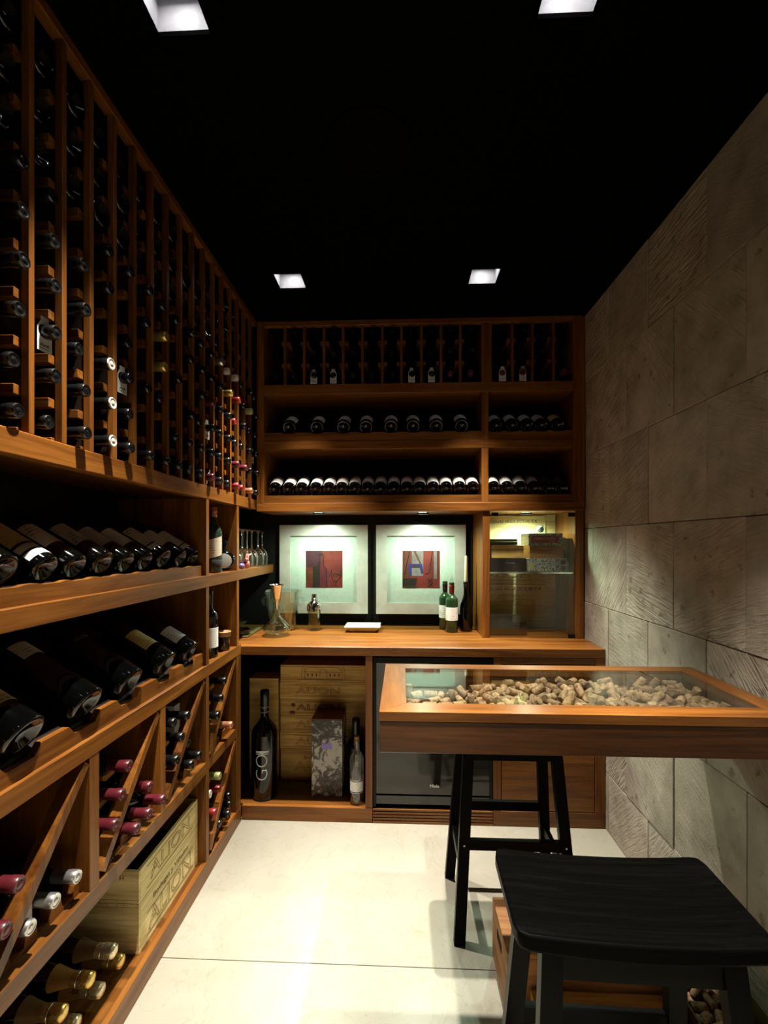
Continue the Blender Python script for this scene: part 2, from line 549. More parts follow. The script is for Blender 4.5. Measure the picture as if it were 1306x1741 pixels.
def lathe(name, prof, mat, seg=20, a0=0.0, a1=2 * math.pi, smooth=35, mats=None):
    """prof: list of (r, z[, material index])"""
    full = abs(a1 - a0 - 2 * math.pi) < 1e-6
    na = seg if full else seg + 1
    vs, fs, idx, rings = [], [], [], []
    for q in prof:
        r, z = q[0], q[1]
        if r < 1e-6:
            rings.append([len(vs)])
            vs.append((0, 0, z))
        else:
            rings.append(list(range(len(vs), len(vs) + na)))
            for k in range(na):
                t = a0 + (a1 - a0) * k / seg
                vs.append((r * math.cos(t), r * math.sin(t), z))
    for j in range(len(rings) - 1):
        A, B = rings[j], rings[j + 1]
        mi = prof[j][2] if len(prof[j]) > 2 else 0
        for k in range(seg):
            k2 = (k + 1) % na
            if len(A) == 1 and len(B) == 1:
                continue
            if len(A) == 1:
                fs.append((A[0], B[k2], B[k]))
            elif len(B) == 1:
                fs.append((A[k], A[k2], B[0]))
            else:
                fs.append((A[k], A[k2], B[k2], B[k]))
            idx.append(mi)
    return mesh(name, vs, fs, mats or mat, smooth, idx)
def tube(name, pts, r, mat, seg=8):
    """round bar along a list of points"""
    pts = [Vector(p) for p in pts]
    vs, fs = [], []
    n = len(pts)
    for i, p in enumerate(pts):
        d = (pts[min(i + 1, n - 1)] - pts[max(i - 1, 0)]).normalized()
        u = d.orthogonal().normalized() if i == 0 else (u - d * u.dot(d)).normalized()
        v = d.cross(u)
        for k in range(seg):
            t = 2 * math.pi * k / seg
            vs.append(p + u * (r * math.cos(t)) + v * (r * math.sin(t)))
    for i in range(n - 1):
        for k in range(seg):
            k2 = (k + 1) % seg
            fs.append((i * seg + k, i * seg + k2, (i + 1) * seg + k2, (i + 1) * seg + k))
    fs.append(tuple(range(seg)))
    fs.append(tuple(range((n - 1) * seg, n * seg)))
    return mesh(name, vs, fs, mat, 40)
def basis(loc, axis, up):
    z = Vector(axis).normalized()
    x = Vector(up)
    x = (x - z * x.dot(z)).normalized()
    y = z.cross(x)
    m = Matrix((x, y, z)).transposed().to_4x4()
    m.translation = Vector(loc)
    return m
TEXTS = {}
def lettering(parent, text, size, mat, loc, right, up, name='lettering', shear=0.0, outline=0.0, bold=0.0, align='CENTER', width=None, world=True):
    """flat print made of glyph shapes lying on a face; right and up are the writing directions"""
    key = (text, size, mat, shear, outline, bold, align)
    if key not in TEXTS:
        cu = bpy.data.curves.new('glyphs', 'FONT')
        cu.body = text
        cu.size = size
        cu.shear = shear
        cu.align_x = align
        cu.align_y = 'CENTER'
        cu.resolution_u = 3
        if outline:
            cu.fill_mode = 'NONE'
            cu.bevel_depth = outline
            cu.bevel_resolution = 0
        else:
            cu.offset = bold
            cu.extrude = 0.0003
        t = bpy.data.objects.new('glyphs', cu)
        COL.objects.link(t)
        dg = bpy.context.evaluated_depsgraph_get()
        me = bpy.data.meshes.new_from_object(t.evaluated_get(dg))
        bpy.data.objects.remove(t)
        me.materials.clear()
        me.materials.append(MATS[mat])
        TEXTS[key] = me
    me = TEXTS[key]
    o = bpy.data.objects.new(name, me)
    r, u = Vector(right).normalized(), Vector(up).normalized()
    n = r.cross(u)
    m = Matrix((r, u, n)).transposed().to_4x4()
    m.translation = Vector(loc) - (wpos(parent) if (parent is not None and world) else Vector((0, 0, 0)))
    if width:
        xs = [v.co.x for v in me.vertices]
        m = m @ Matrix.Diagonal((width / (max(xs) - min(xs)), 1, 1, 1))
    link(o, parent)
    o.matrix_local = m
    return o
def ordinal(n):
    w_ = ['zeroth', 'first', 'second', 'third', 'fourth', 'fifth', 'sixth', 'seventh', 'eighth', 'ninth', 'tenth', 'eleventh', 'twelfth',
          'thirteenth', 'fourteenth', 'fifteenth', 'sixteenth', 'seventeenth', 'eighteenth']
    return w_[n]
def structure(o):
    o['kind'] = 'structure'
    return o

# ================================================================== the setting
floor = structure(board(None, 'floor', XW - 0.05, XR + 0.1, YF, YW + 0.05, -0.06, -0.012, 'mortar', 0))
for k, (a, b) in enumerate(((-1.70, -0.90), (-0.90, 0.30), (0.30, 1.50), (1.50, 2.70), (2.70, 2.90))):
    board(floor, 'floor_slab', XW - 0.05, XR + 0.05, a + 0.0012, b - 0.0012, -0.012, 0.0, 'cream_marble', 0.0008)
structure(board(None, 'wall_left', XW - 0.06, XW, YF, YW + 0.06, 0, ZC, 'black_paint', 0))
structure(board(None, 'wall_back', XW, XR + 0.05, YW, YW + 0.06, 0, ZC, 'black_paint', 0))
structure(board(None, 'wall_front', XW, XR + 0.05, YF - 0.06, YF, 0, ZC, 'black_paint', 0))
wall_r = structure(board(None, 'wall_right', XR + 0.030, XR + 0.09, YF, YW, 0, ZC, 'mortar', 0))
zs = [0.0, 0.285, 0.697, 1.112, 1.520, 1.925, 2.335, ZC]
for c in range(7):
    y = 2.235 if c % 2 == 0 else 2.412
    cuts = [YW]
    while y > YF:
        cuts.append(y)
        y -= 0.3515
    cuts.append(YF)
    for b, a in zip(cuts[:-1], cuts[1:]):
        j = RND.uniform(-0.002, 0.002)
        if b - a > 0.01:
            board(wall_r, 'stone_block', XR + j, XR + 0.032, a + 0.0012, b - 0.0012, zs[c] + 0.0012, zs[c + 1] - 0.0012, 'cantera_stone', 0.002)
# ceiling with the square openings of the recessed lights
HX = [(-0.610, -0.477), (0.328, 0.461)]
HY = [(-1.25, -1.117), (-0.155, -0.022), (0.950, 1.083), (2.065, 2.198)]
xs = sorted([XW, XR + 0.05] + [v for p in HX for v in p])
ys = sorted([YF, YW] + [v for p in HY for v in p])
vs = [(x, y, ZC) for x in xs for y in ys]
fs = []
for i in range(len(xs) - 1):
    for j in range(len(ys) - 1):
        if (xs[i], xs[i + 1]) in HX and (ys[j], ys[j + 1]) in HY:
            continue
        a = i * len(ys) + j
        fs.append((a, a + 1, a + len(ys) + 1, a + len(ys)))
cm = mesh('ceiling', vs, fs, 'ceiling_black')
ceil = structure(put(None, 'ceiling', cm, (0, 0, 0)))
so = ceil.modifiers.new('thickness', 'SOLIDIFY')
so.thickness = 0.012
so.offset = 1.0 if cm.polygons[0].normal.z > 0 else -1.0

# ================================================================== recessed ceiling lights
def housing_mesh(w_, h_):
    t = 0.006
    vs, fs = [], []
    a = w_ / 2
    for r, z in ((a, 0.0), (a, h_), (a + t, h_ + t), (a + t, 0.0)):
        vs += [(-r, -r, z), (r, -r, z), (r, r, z), (-r, r, z)]
    for q in range(3):
        for k in range(4):
            k2 = (k + 1) % 4
            fs.append((q * 4 + k, q * 4 + k2, q * 4 + 4 + k2, q * 4 + 4 + k))
    for k in range(4):
        fs.append((12 + k, 12 + (k + 1) % 4, (k + 1) % 4, k))
    fs.append((8, 9, 10, 11))
    return mesh('housing', vs, fs, 'housing_white')
HM = housing_mesh(0.133, 0.105)
BULB = lathe('bulb', [(0, 0.0), (0.024, 0.001), (0.026, 0.006), (0.026, 0.012), (0, 0.012)], 'lamp_glow', 20)
BRIM = lathe('bezel', [(0.026, 0.0), (0.032, 0.0), (0.034, 0.004), (0.034, 0.012), (0.026, 0.012), (0.026, 0.0)], 'steel', 20)
LN = {(0, 2): 'square recessed ceiling light near the top left of the picture, above the left rack',
      (1, 2): 'square recessed ceiling light cut by the top edge, right of centre',
      (0, 3): 'square recessed ceiling light before the back cabinet, on the left',
      (1, 3): 'square recessed ceiling light before the back cabinet, on the stone wall side',
      (0, 1): 'square recessed ceiling light overhead on the rack side', (1, 1): 'square recessed ceiling light overhead on the stone wall side',
      (0, 0): 'square recessed ceiling light behind the viewpoint on the rack side', (1, 0): 'square recessed ceiling light behind the viewpoint on the stone side'}
for i, hx in enumerate(HX):
    for j, hy in enumerate(HY):
        cx, cy = sum(hx) / 2, sum(hy) / 2
        t = thing('recessed_light', LN[(i, j)], 'ceiling light', (cx, cy, ZC), group='recessed ceiling lights')
        put(t, 'housing', HM, (0, 0, 0), True)
        board(t, 'lamp_plate', cx - 0.0665, cx + 0.0665, cy - 0.0665, cy + 0.0665, ZC + 0.096, ZC + 0.1045, 'grill_black', 0)
        put(t, 'bulb', BULB, (0, 0, 0.084), True)
        put(t, 'bezel', BRIM, (0, 0, 0.083), True)
        ld = bpy.data.lights.new('ceiling_lamp', 'SPOT')
        ld.energy = CEILING_W
        ld.color = CEILING_COL
        ld.spot_size = math.radians(SPOT_DEG)
        ld.spot_blend = SPOT_BLEND
        ld.shadow_soft_size = 0.02
        lo = bpy.data.objects.new('ceiling_lamp', ld)
        lo.location = (0, 0, 0.078)
        link(lo, t)
t = thing('ceiling_speaker', 'round black flush loudspeaker grille in the black ceiling', 'speaker', (-0.10, 1.40, ZC))
put(t, 'bezel', lathe('bezel', [(0.105, -0.001), (0.122, -0.001), (0.125, -0.006), (0.118, -0.010), (0.106, -0.008), (0.105, -0.001)], 'speaker_cloth', 40), (0, 0, 0), True)
put(t, 'grille', lathe('grille', [(0, -0.006), (0.06, -0.0065), (0.106, -0.004), (0.106, -0.001), (0, -0.001)], 'speaker_cloth', 40), (0, 0, 0), True)

# ================================================================== left wall: display shelving below, bottle rack above
D0 = 0.45                                   # the joinery starts beside the viewpoint
shelf = thing('wine_shelving', 'built-in teak wine shelving with diagonal bins along the left wall', 'shelving', (-1.0, 1.4, 0))
board(shelf, 'back_panel', XW, XW + 0.012, D0, YW, 0, 1.63, 'black_paint', 0)
board(shelf, 'base_rail', XL - 0.02, XL, D0, YB - 0.002, 0, 0.078, grain='y')
board(shelf, 'base_deck', XW + 0.012, XL - 0.02, D0, 2.20, 0.056, 0.078, grain='y')
board(shelf, 'bin_rail', XL - 0.025, XL, D0, 1.848, 0.455, 0.505, grain='y')
board(shelf, 'bin_rail', XL - 0.025, XL - 0.004, 1.878, 2.195, 0.455, 0.500, grain='y')
board(shelf, 'bin_deck', XW + 0.012, XL - 0.025, D0, 1.848, 0.483, 0.503, grain='y')
board(shelf, 'bin_deck', XW + 0.012, XL - 0.025, 1.878, 2.195, 0.483, 0.498, grain='y')
board(shelf, 'shelf_edge', XL - 0.03, XL, D0, 2.258, 0.866, 0.916, grain='y')
board(shelf, 'shelf_deck', XW + 0.012, XL - 0.03, D0, 2.228, 0.893, 0.913, grain='y')
board(shelf, 'shelf_edge', XL - 0.03, XL, D0, 2.83, 1.250, 1.300, grain='y')
board(shelf, 'shelf_deck', XW + 0.012, XL - 0.03, D0, 2.83, 1.276, 1.298, grain='y')
board(shelf, 'top_beam', XL - 0.04, XL, D0, YU - 0.002, 1.630, 1.685, grain='y')
board(shelf, 'top_deck', XW + 0.012, XL - 0.04, D0, YU - 0.002, 1.655, 1.683, grain='y')
PA, PB, PC, PD = (1.148, 1.185), (1.495, 1.527), (1.848, 1.878), (2.200, 2.230)
P0 = (0.802, 0.836)
for (a, b) in (P0, PA, PB):
    board(shelf, 'post', XW + 0.012, XL - 0.001, a, b, 0.505, 0.866, grain='z')
board(shelf, 'post', XW + 0.012, XL - 0.001, PC[0], PC[1], 0.078, 0.866, grain='z')
board(shelf, 'post', XW + 0.012, XL - 0.001, 2.195, 2.256, 0.078, 0.866, grain='z')
for (a, b) in (PC, PD):
    board(shelf, 'post', XW + 0.012, XL - 0.001, a, b, 0.916, 1.250, grain='z')
    board(shelf, 'post', XW + 0.012, XL - 0.001, a, b, 1.300, 1.630, grain='z')
def notched(parent, name, axis, a, b, z0, z1, t0, t1, notches, wd, dep, mat, slope=0.012):
    """upright strip with trapezoid notches in its top edge"""
    poly = [(a, z0), (a, z1)]
    for c in sorted(notches):
        poly += [(c - wd / 2 - slope, z1), (c - wd / 2, z1 - dep), (c + wd / 2, z1 - dep), (c + wd / 2 + slope, z1)]
    poly += [(b, z1), (b, z0)]
    if axis == 'y':
        org = ((t0 + t1) / 2, (a + b) / 2, z0)
        me = prism(name, poly, 'x', t0, t1, mat, org)
    else:
        org = ((a + b) / 2, (t0 + t1) / 2, z0)
        me = prism(name, poly, 'y', t0, t1, mat, org)
    return put(parent, name, me, org)
def slanted(parent, name, y0, y1, x_f, z_f, x_b, z_b, th=0.015, mat='dark_stain_shade'):
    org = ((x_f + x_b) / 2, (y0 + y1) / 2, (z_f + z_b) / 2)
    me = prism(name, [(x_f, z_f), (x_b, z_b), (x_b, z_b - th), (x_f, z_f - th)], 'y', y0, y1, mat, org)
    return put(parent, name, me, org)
TILT = math.radians(30)
CT, ST = math.cos(TILT), math.sin(TILT)
MAG = [(0.955, 0.052), (1.155, 0.051), (1.345, 0.050), (1.555, 0.049), (1.735, 0.047)]
DISP = [0.925, 1.043, 1.142, 1.250, 1.358, 1.462, 1.577, 1.702, 1.805]
notched(shelf, 'cradle_lip', 'y', D0, 1.848, 0.916, 0.972, XL - 0.030, XL - 0.012, [m[0] - 0.01 for m in MAG] + [0.75, 0.55], 0.075, 0.024, 'teak_y', 0.02)
notched(shelf, 'cradle_lip', 'y', D0, 1.848, 1.300, 1.346, XL - 0.034, XL - 0.016, [d - 0.005 for d in DISP] + [0.8, 0.68, 0.55], 0.05, 0.004, 'teak_y', 0.02)
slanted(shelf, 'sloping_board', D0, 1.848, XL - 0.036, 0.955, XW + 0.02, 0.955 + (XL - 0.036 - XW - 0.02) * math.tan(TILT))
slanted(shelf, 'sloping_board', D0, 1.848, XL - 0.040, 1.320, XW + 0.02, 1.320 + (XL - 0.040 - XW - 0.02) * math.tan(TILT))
def diagonal(y0, z0, y1, z1):
    L_ = math.hypot(y1 - y0, z1 - z0)
    uy, uz = (y1 - y0) / L_, (z1 - z0) / L_
    h = 0.012
    poly = [(y0 - uz * h, z0 + uy * h), (y1 - uz * h, z1 + uy * h), (y1 + uz * h, z1 - uy * h), (y0 + uz * h, z0 - uy * h)]
    org = (XL - 0.02, (y0 + y1) / 2, (z0 + z1) / 2)
    me = prism('diagonal_board', poly, 'x', XL - 0.042, XL - 0.003, 'teak_z', org)
    put(shelf, 'diagonal_board', me, org)
diagonal(0.858, 0.520, 1.140, 0.855)
diagonal(1.203, 0.520, 1.486, 0.855)
diagonal(1.548, 0.520, 1.838, 0.855)
diagonal(1.899, 0.515, 2.184, 0.855)
diagonal(1.899, 0.095, 2.184, 0.445)
def diag_cradle(y, z):
    """small shaped block on the upper side of a diagonal that carries one neck"""
    poly = [(y - 0.030, z - 0.019), (y - 0.010, z - 0.023), (y + 0.010, z - 0.023), (y + 0.026, z - 0.012), (y + 0.026, z - 0.036), (y - 0.014, z - 0.040), (y - 0.026, z - 0.032)]
    org = (XL - 0.03, y, z)
    put(shelf, 'neck_cradle', prism('neck_cradle', poly, 'x', XL - 0.060, XL - 0.043, 'teak_y', org), org)

# the tall rack above: one column of bottles between each pair of posts
ZB = 1.6855
PITCH, PY0 = 0.0967, 0.962
ROWZ = [1.725 + 0.107 * i for i in range(9)]
rack = thing('wine_rack', 'tall teak bottle rack with slim posts filling the upper left wall', 'wine rack', (-1.0, 1.5, ZB))
posts = [PY0 + PITCH * k for k in range(-4, 16)]
for y in posts:
    board(rack, 'post', XL - 0.02, XL - 0.001, y - 0.0075, y + 0.0075, ZB, ZC - 0.03, grain='z', c=0.001)
    board(rack, 'divider', XW + 0.012, XL - 0.021, y - 0.004, y + 0.004, ZB, ZC - 0.03, 'dark_stain_shade', c=0)  # wooden divider, the rack's inner shade put into its dark colour
for y in posts[1:]:
    for z in ROWZ:
        z0, z1 = (z - 0.062, z - 0.040) if z > ROWZ[0] else (ZB + 0.0003, ZB + 0.012)
        board(rack, 'cleat', XL - 0.20, XL - 0.022, y - (0.024 if z > ROWZ[0] else 0.017), y + (0.024 if z > ROWZ[0] else 0.017), z0, z1, grain='x', c=0.001)
board(rack, 'top_rail', XL - 0.03, XL, D0, YU - 0.002, ZC - 0.03, ZC - 0.001, grain='y')

# ================================================================== back wall: upper wall unit
unit = thing('wall_cabinet', 'teak wall unit of bottle shelves above the back counter', 'cabinet', (0.1, 2.6, 1.62))
XA, XZ = XL, XR - 0.006
board(unit, 'back_panel', XA, XZ, YW - 0.012, YW, 1.67, ZC, 'black_paint', 0)
board(unit, 'bottom_board', XA, XZ, YU, YW - 0.012, 1.620, 1.668, grain='x')
board(unit, 'shelf_board', -0.79, 0.955, YU, YW - 0.012, 1.975, 2.020, grain='x')
board(unit, 'shelf_board', -0.79, 0.955, YU, YW - 0.012, 2.290, 2.345, grain='x')
board(unit, 'top_rail', -0.79, 0.955, YU, YU + 0.03, ZC - 0.03, ZC - 0.001, grain='x')
board(unit, 'stile', XA, -0.79, YU, YW - 0.012, 1.668, ZC - 0.001, grain='z')
board(unit, 'stile', 0.955, XZ, YU, YW - 0.012, 1.668, ZC - 0.001, grain='z')
board(unit, 'post', 0.449, 0.488, YU + 0.001, YW - 0.012, 1.668, 1.975, grain='z')
board(unit, 'post', 0.449, 0.488, YU + 0.001, YW - 0.012, 2.020, 2.290, grain='z')
board(unit, 'post', 0.449, 0.507, YU + 0.001, YW - 0.012, 2.345, ZC - 0.03, grain='z')
BMID = [-0.648, -0.487, -0.334, -0.204, -0.061, 0.065, 0.197, 0.340, 0.533, 0.622, 0.706, 0.784, 0.877]
BLOW = [-0.733, -0.653, -0.577, -0.495, -0.419, -0.345, -0.271, -0.196, -0.121, -0.045, 0.030, 0.104, 0.180, 0.254, 0.331, 0.405, 0.523, 0.598, 0.673, 0.748, 0.823, 0.898]
for (x0, x1) in ((-0.79, 0.449), (0.488, 0.955)):
    notched(unit, 'cradle_lip', 'x', x0, x1, 2.020, 2.072, YU + 0.008, YU + 0.024, [b for b in BMID if x0 < b < x1], 0.05, 0.006, 'teak_x', 0.012)
    notched(unit, 'cradle_lip', 'x', x0, x1, 1.668, 1.712, YU + 0.008, YU + 0.024, [], 0.05, 0.004, 'teak_x')
    for zf in (2.040, 1.680):
        org = ((x0 + x1) / 2, 2.67, zf)
        me = prism('sloping_board', [(YU + 0.026, zf), (YW - 0.02, zf + 0.30 * math.tan(TILT)), (YW - 0.02, zf + 0.30 * math.tan(TILT) - 0.015), (YU + 0.026, zf - 0.012)], 'x', x0, x1, 'dark_stain_shade', org)
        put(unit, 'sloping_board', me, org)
XCOL = [-0.725, -0.613, -0.501, -0.389, -0.278, -0.166, -0.055, 0.056, 0.168, 0.277, 0.390, 0.565, 0.678, 0.792, 0.903]
XDIV = [-0.669, -0.558, -0.444, -0.334, -0.223, -0.110, -0.001, 0.112, 0.223, 0.331, 0.622, 0.733, 0.850]
BROW = [2.395, 2.520, 2.645]
for x in XDIV:
    board(unit, 'divider', x - 0.0075, x + 0.0075, YU + 0.004, YW - 0.012, 2.345, ZC - 0.03, grain='z', c=0.001)
    for z in BROW[1:]:
        board(unit, 'cleat', x - 0.026, x + 0.026, YU + 0.03, YU + 0.2, z - 0.062, z - 0.042, grain='y', c=0.001)

# ================================================================== back wall: base units, counter
board_c = tag(board(None, 'countertop', XW + 0.014, XR - 0.002, YB, YW - 0.001, 0.858, ZT, grain='x', c=0.003), 'thick teak countertop across the back wall under two pictures', 'countertop')
bc = thing('base_cabinet', 'open teak niche under the counter holding crates and bottles', 'cabinet', (-0.5, 2.5, 0))
board(bc, 'plinth', XL + 0.002, -0.150, YB + 0.002, YB + 0.022, 0, 0.076, grain='x')
board(bc, 'deck', XW + 0.02, -0.150, YB + 0.022, YW - 0.014, 0.050, 0.076, 'teak', grain='x')
board(bc, 'side_panel', -0.186, -0.150, YB + 0.002, YW - 0.014, 0.078, 0.858, grain='z')
board(bc, 'back_panel', XL - 0.3, -0.150, YW - 0.014, YW - 0.002, 0, 0.858, 'black_paint', 0)
cb = thing('cupboard', 'teak cupboard with a plain door between wine cooler and stone wall', 'cabinet', (0.75, 2.5, 0))
board(cb, 'plinth', 0.466, XR - 0.004, YB + 0.002, YB + 0.022, 0, 0.078, grain='x')
board(cb, 'stile', 0.466, 0.504, YB + 0.002, YB + 0.022, 0.078, 0.858, grain='z')
board(cb, 'stile', 0.975, XR - 0.004, YB + 0.002, YB + 0.022, 0.078, 0.858, grain='z')
board(cb, 'top_rail', 0.504, 0.975, YB + 0.002, YB + 0.022, 0.826, 0.858, grain='x')
board(cb, 'carcass', 0.466, XR - 0.004, YB + 0.024, YW - 0.014, 0.0, 0.856, 'black_paint', 0)
for z0, z1 in ((0.082, 0.325), (0.3255, 0.575), (0.5755, 0.822)):
    board(cb, 'door_board', 0.508, 0.971, YB + 0.004, YB + 0.021, z0, z1, grain='x', c=0.0008)
# wine cooler
wc = thing('wine_cooler', 'black glass-fronted wine cooler under the counter', 'wine cooler', (0.16, 2.5, 0))
board(wc, 'body', -0.146, 0.462, YB + 0.03, YW - 0.02, 0.082, 0.856, 'grill_black', 0.002)
for a in ((-0.146, -0.132, 0.084, 0.852), (0.448, 0.462, 0.084, 0.852)):
    board(wc, 'frame', a[0], a[1], YB + 0.004, YB + 0.03, a[2], a[3], 'grill_black', 0.001)
board(wc, 'frame', -0.132, 0.448, YB + 0.004, YB + 0.03, 0.826, 0.852, 'grill_black', 0.001)
door = board(wc, 'door', -0.131, 0.447, YB + 0.006, YB + 0.028, 0.150, 0.824, 'cooler_glass', 0.001)
win = board(door, 'window_pane', -0.084, 0.400, YB + 0.0045, YB + 0.006, 0.235, 0.760, 'cooler_glass', 0)
lettering(door, 'Miele', 0.022, 'steel', (0.168, YB + 0.0054, 0.195), (1, 0, 0), (0, 0, 1), bold=0.0004)
board(wc, 'lower_panel', -0.131, 0.447, YB + 0.006, YB + 0.028, 0.098, 0.142, 'cooler_glass', 0.001)
# slotted plinth below it
vg = thing('vent_grille', 'teak plinth with long horizontal vent slots below the wine cooler', 'grille', (0.16, 2.27, 0))
board(vg, 'backing', -0.148, 0.464, YB + 0.016, YB + 0.024, 0, 0.074, 'black_paint', 0)
for k in range(5):
    board(vg, 'slat', -0.148, 0.464, YB + 0.002, YB + 0.017, 0.001 + k * 0.0156, 0.012 + k * 0.0156, grain='x', c=0.001)

# ================================================================== display case at the right end of the counter
dc = thing('display_case', 'glazed teak display case on the counter next to the stone wall', 'cabinet', (0.74, 2.65, ZT))
board(dc, 'side_panel', 0.457, 0.497, YU + 0.01, YW - 0.001, ZT + 0.0004, 1.6195, grain='z')
board(dc, 'side_panel', 0.972, XR - 0.008, YU + 0.01, YW - 0.001, ZT + 0.0004, 1.6195, grain='z')
bp = board(dc, 'back_panel', 0.497, 0.972, YW - 0.020, YW - 0.002, ZT + 0.0004, 1.6195, 'palepine', grain='x')
gd = board(dc, 'glass_door', 0.500, 0.969, YU + 0.016, YU + 0.021, ZT + 0.006, 1.612, 'pane_glass', 0)
for z in (1.600, 0.919):
    board(dc, 'hinge', 0.935, 0.971, YU + 0.013, YU + 0.024, z - 0.012, z + 0.010, 'grill_black', 0.002)
board(dc, 'hinge', 0.510, 0.545, YU + 0.013, YU + 0.024, 1.592, 1.612, 'grill_black', 0.002)
board(dc, 'glass_shelf', 0.499, 0.970, YU + 0.03, YW - 0.035, 1.266, 1.274, 'pane_glass', 0)
board(dc, 'shelf_edge', 0.499, 0.970, YU + 0.027, YU + 0.030, 1.2655, 1.2745, 'chrome', 0)
for x0, x1, z0, z1 in ((0.499, 0.905, 1.400, 1.612), (0.499, 0.905, 1.180, 1.395), (0.499, 0.905, 0.985, 1.175)):
    pl = board(dc, 'crate_lid', x0, x1, YW - 0.032, YW - 0.020, z0, z1, 'palepine', grain='x')
    yy = YW - 0.0325
    if z0 > 1.3:
        lettering(pl, 'BODEGAS VEGA SICILIA, S.A.', 0.030, 'ink', (0.690, yy, 1.575), (1, 0, 0), (0, 0, 1), shear=0.3, width=0.33)
        lettering(pl, 'V', 0.05, 'ink', (0.70, yy, 1.505), (1, 0, 0), (0, 0, 1), name='emblem', outline=0.0006)
        for s in (-1, 1):
            put(pl, 'emblem_wing', tube('wing', [(0.70 + s * 0.02, yy, 1.522), (0.70 + s * 0.06, yy, 1.535), (0.70 + s * 0.10, yy, 1.512), (0.70 + s * 0.05, yy, 1.516), (0.70 + s * 0.02, yy, 1.505)], 0.0009, 'ink', 5), (0, 0, 0))
    elif z0 > 1.1:
        lettering(pl, 'Bodegas y Viñedos', 0.036, 'ink', (0.675, yy, 1.300), (1, 0, 0), (0, 0, 1), width=0.24)
        lettering(pl, 'ALION', 0.062, 'ink', (0.675, yy, 1.240), (1, 0, 0), (0, 0, 1), outline=0.0008, width=0.28)
        for z in (1.275, 1.205):
            board(pl, 'rule', 0.525, 0.825, yy, yy + 0.0006, z - 0.001, z + 0.001, 'ink', 0)
    else:
        lettering(pl, 'BODEGAS VEGA SICILIA, S.A.', 0.034, 'ink', (0.690, yy, 1.150), (1, 0, 0), (0, 0, 1), shear=0.3, width=0.38)
        for s in (-1, 1):
            put(pl, 'emblem_wing', tube('wing', [(0.68 + s * 0.015, yy, 1.092), (0.68 + s * 0.05, yy, 1.108), (0.68 + s * 0.09, yy, 1.085), (0.68 + s * 0.04, yy, 1.088), (0.68 + s * 0.015, yy, 1.07)], 0.0012, 'ink', 5), (0, 0, 0))

# ================================================================== puck lights under the wall unit
PUCK_RING = lathe('ring', [(0.026, -0.001), (0.033, -0.001), (0.035, -0.006), (0.032, -0.011), (0.026, -0.009), (0.026, -0.001)], 'grill_black', 24)
PUCK_LENS = lathe('lens', [(0, -0.007), (0.02, -0.0075), (0.026, -0.006), (0.026, -0.002), (0, -0.002)], 'puck_glow', 24)
for x, lab in ((-0.500, 'small round under-cabinet light above the left picture'), (0.125, 'small round under-cabinet light above the right picture'),
               (0.740, 'small round light in the top of the glazed display case')):
    t = thing('puck_light', lab, 'light', (x, 2.63 if x < 0.5 else 2.66, 1.620), group='puck lights under the wall unit')
    put(t, 'ring', PUCK_RING, (0, 0, 0), True)
    put(t, 'lens', PUCK_LENS, (0, 0, 0), True)
    ld = bpy.data.lights.new('puck_lamp', 'SPOT')
    ld.energy = PUCK_W
    ld.color = PUCK_COL
    ld.spot_size = math.radians(PUCK_DEG)
    ld.spot_blend = 0.9
    ld.shadow_soft_size = 0.02
    lo = bpy.data.objects.new('puck_lamp', ld)
    lo.location = (0, 0, -0.016)
    link(lo, t)

# ================================================================== bottles
def arc(cx, cz, r, a0, a1, n):
    return [(cx + r * math.cos(math.radians(a0 + (a1 - a0) * k / n)), cz + r * math.sin(math.radians(a0 + (a1 - a0) * k / n))) for k in range(n + 1)]
def base_prof(r):
    return [(0, 0.018), (r * 0.45, 0.012), (r * 0.72, 0.0025), (r * 0.84, 0.0), (r * 0.95, 0.0015), (r, 0.006)]
def bordeaux(r=0.0370, h=0.300, body=0.185, sh=0.228, nr=0.0142):
    p = base_prof(r) + [(r, body * 0.5), (r, body)]
    n = 6
    for k in range(1, n + 1):
        t = k / n
        e = 0.5 - 0.5 * math.cos(math.pi * t)
        p.append((r + (nr - r) * (e ** 1.15), body + (sh - body) * t))
    return p + [(nr, h - 0.016), (nr + 0.0016, h - 0.015), (nr + 0.0016, h - 0.005), (nr, h - 0.003), (nr * 0.7, h - 0.003), (0, h - 0.004)]
def burgundy(r=0.0400, h=0.298, body=0.135, sh=0.235, nr=0.0145):
    return bordeaux(r, h, body, sh, nr)
def cap_prof(nr, z0, z1):
    r = nr + 0.0011
    return [(r + 0.0004, z0), (r + 0.0004, z0 + (z1 - z0) * 0.62), (r + 0.0014, z0 + (z1 - z0) * 0.66), (r + 0.0014, z1 - 0.003), (r - 0.0004, z1 - 0.0002),
            (r * 0.80, z1), (r * 0.74, z1 - 0.0009), (r * 0.42, z1 - 0.0009), (r * 0.38, z1 - 0.0002), (0, z1 - 0.0002)]
BK = {}
def kind(name, prof, cap, labels, glass_m='bottle_glass', seg=22):
    """labels: list of (r, z0, z1, half angle in degrees, slot)"""
    BK[name] = {'glass': lathe(name, prof, glass_m, seg, smooth=50), 'cap': cap, 'labels': labels, 'caps': {}, 'labs': {}}
kind('bordeaux', bordeaux(), (0.0142, 0.238, 0.301), [(0.0370, 0.045, 0.135, 75)])
kind('burgundy', burgundy(), (0.0145, 0.240, 0.299), [(0.0400, 0.040, 0.115, 70)])
kind('rack', bordeaux(0.0360), (0.0142, 0.236, 0.301), [])
kind('magnum', bordeaux(0.0500, 0.360, 0.225, 0.275, 0.0165), (0.0165, 0.285, 0.361), [(0.0500, 0.065, 0.150, 62)], seg=30)
kind('jeroboam', bordeaux(0.0690, 0.565, 0.335, 0.430, 0.0215), (0.0215, 0.455, 0.566), [], seg=36)
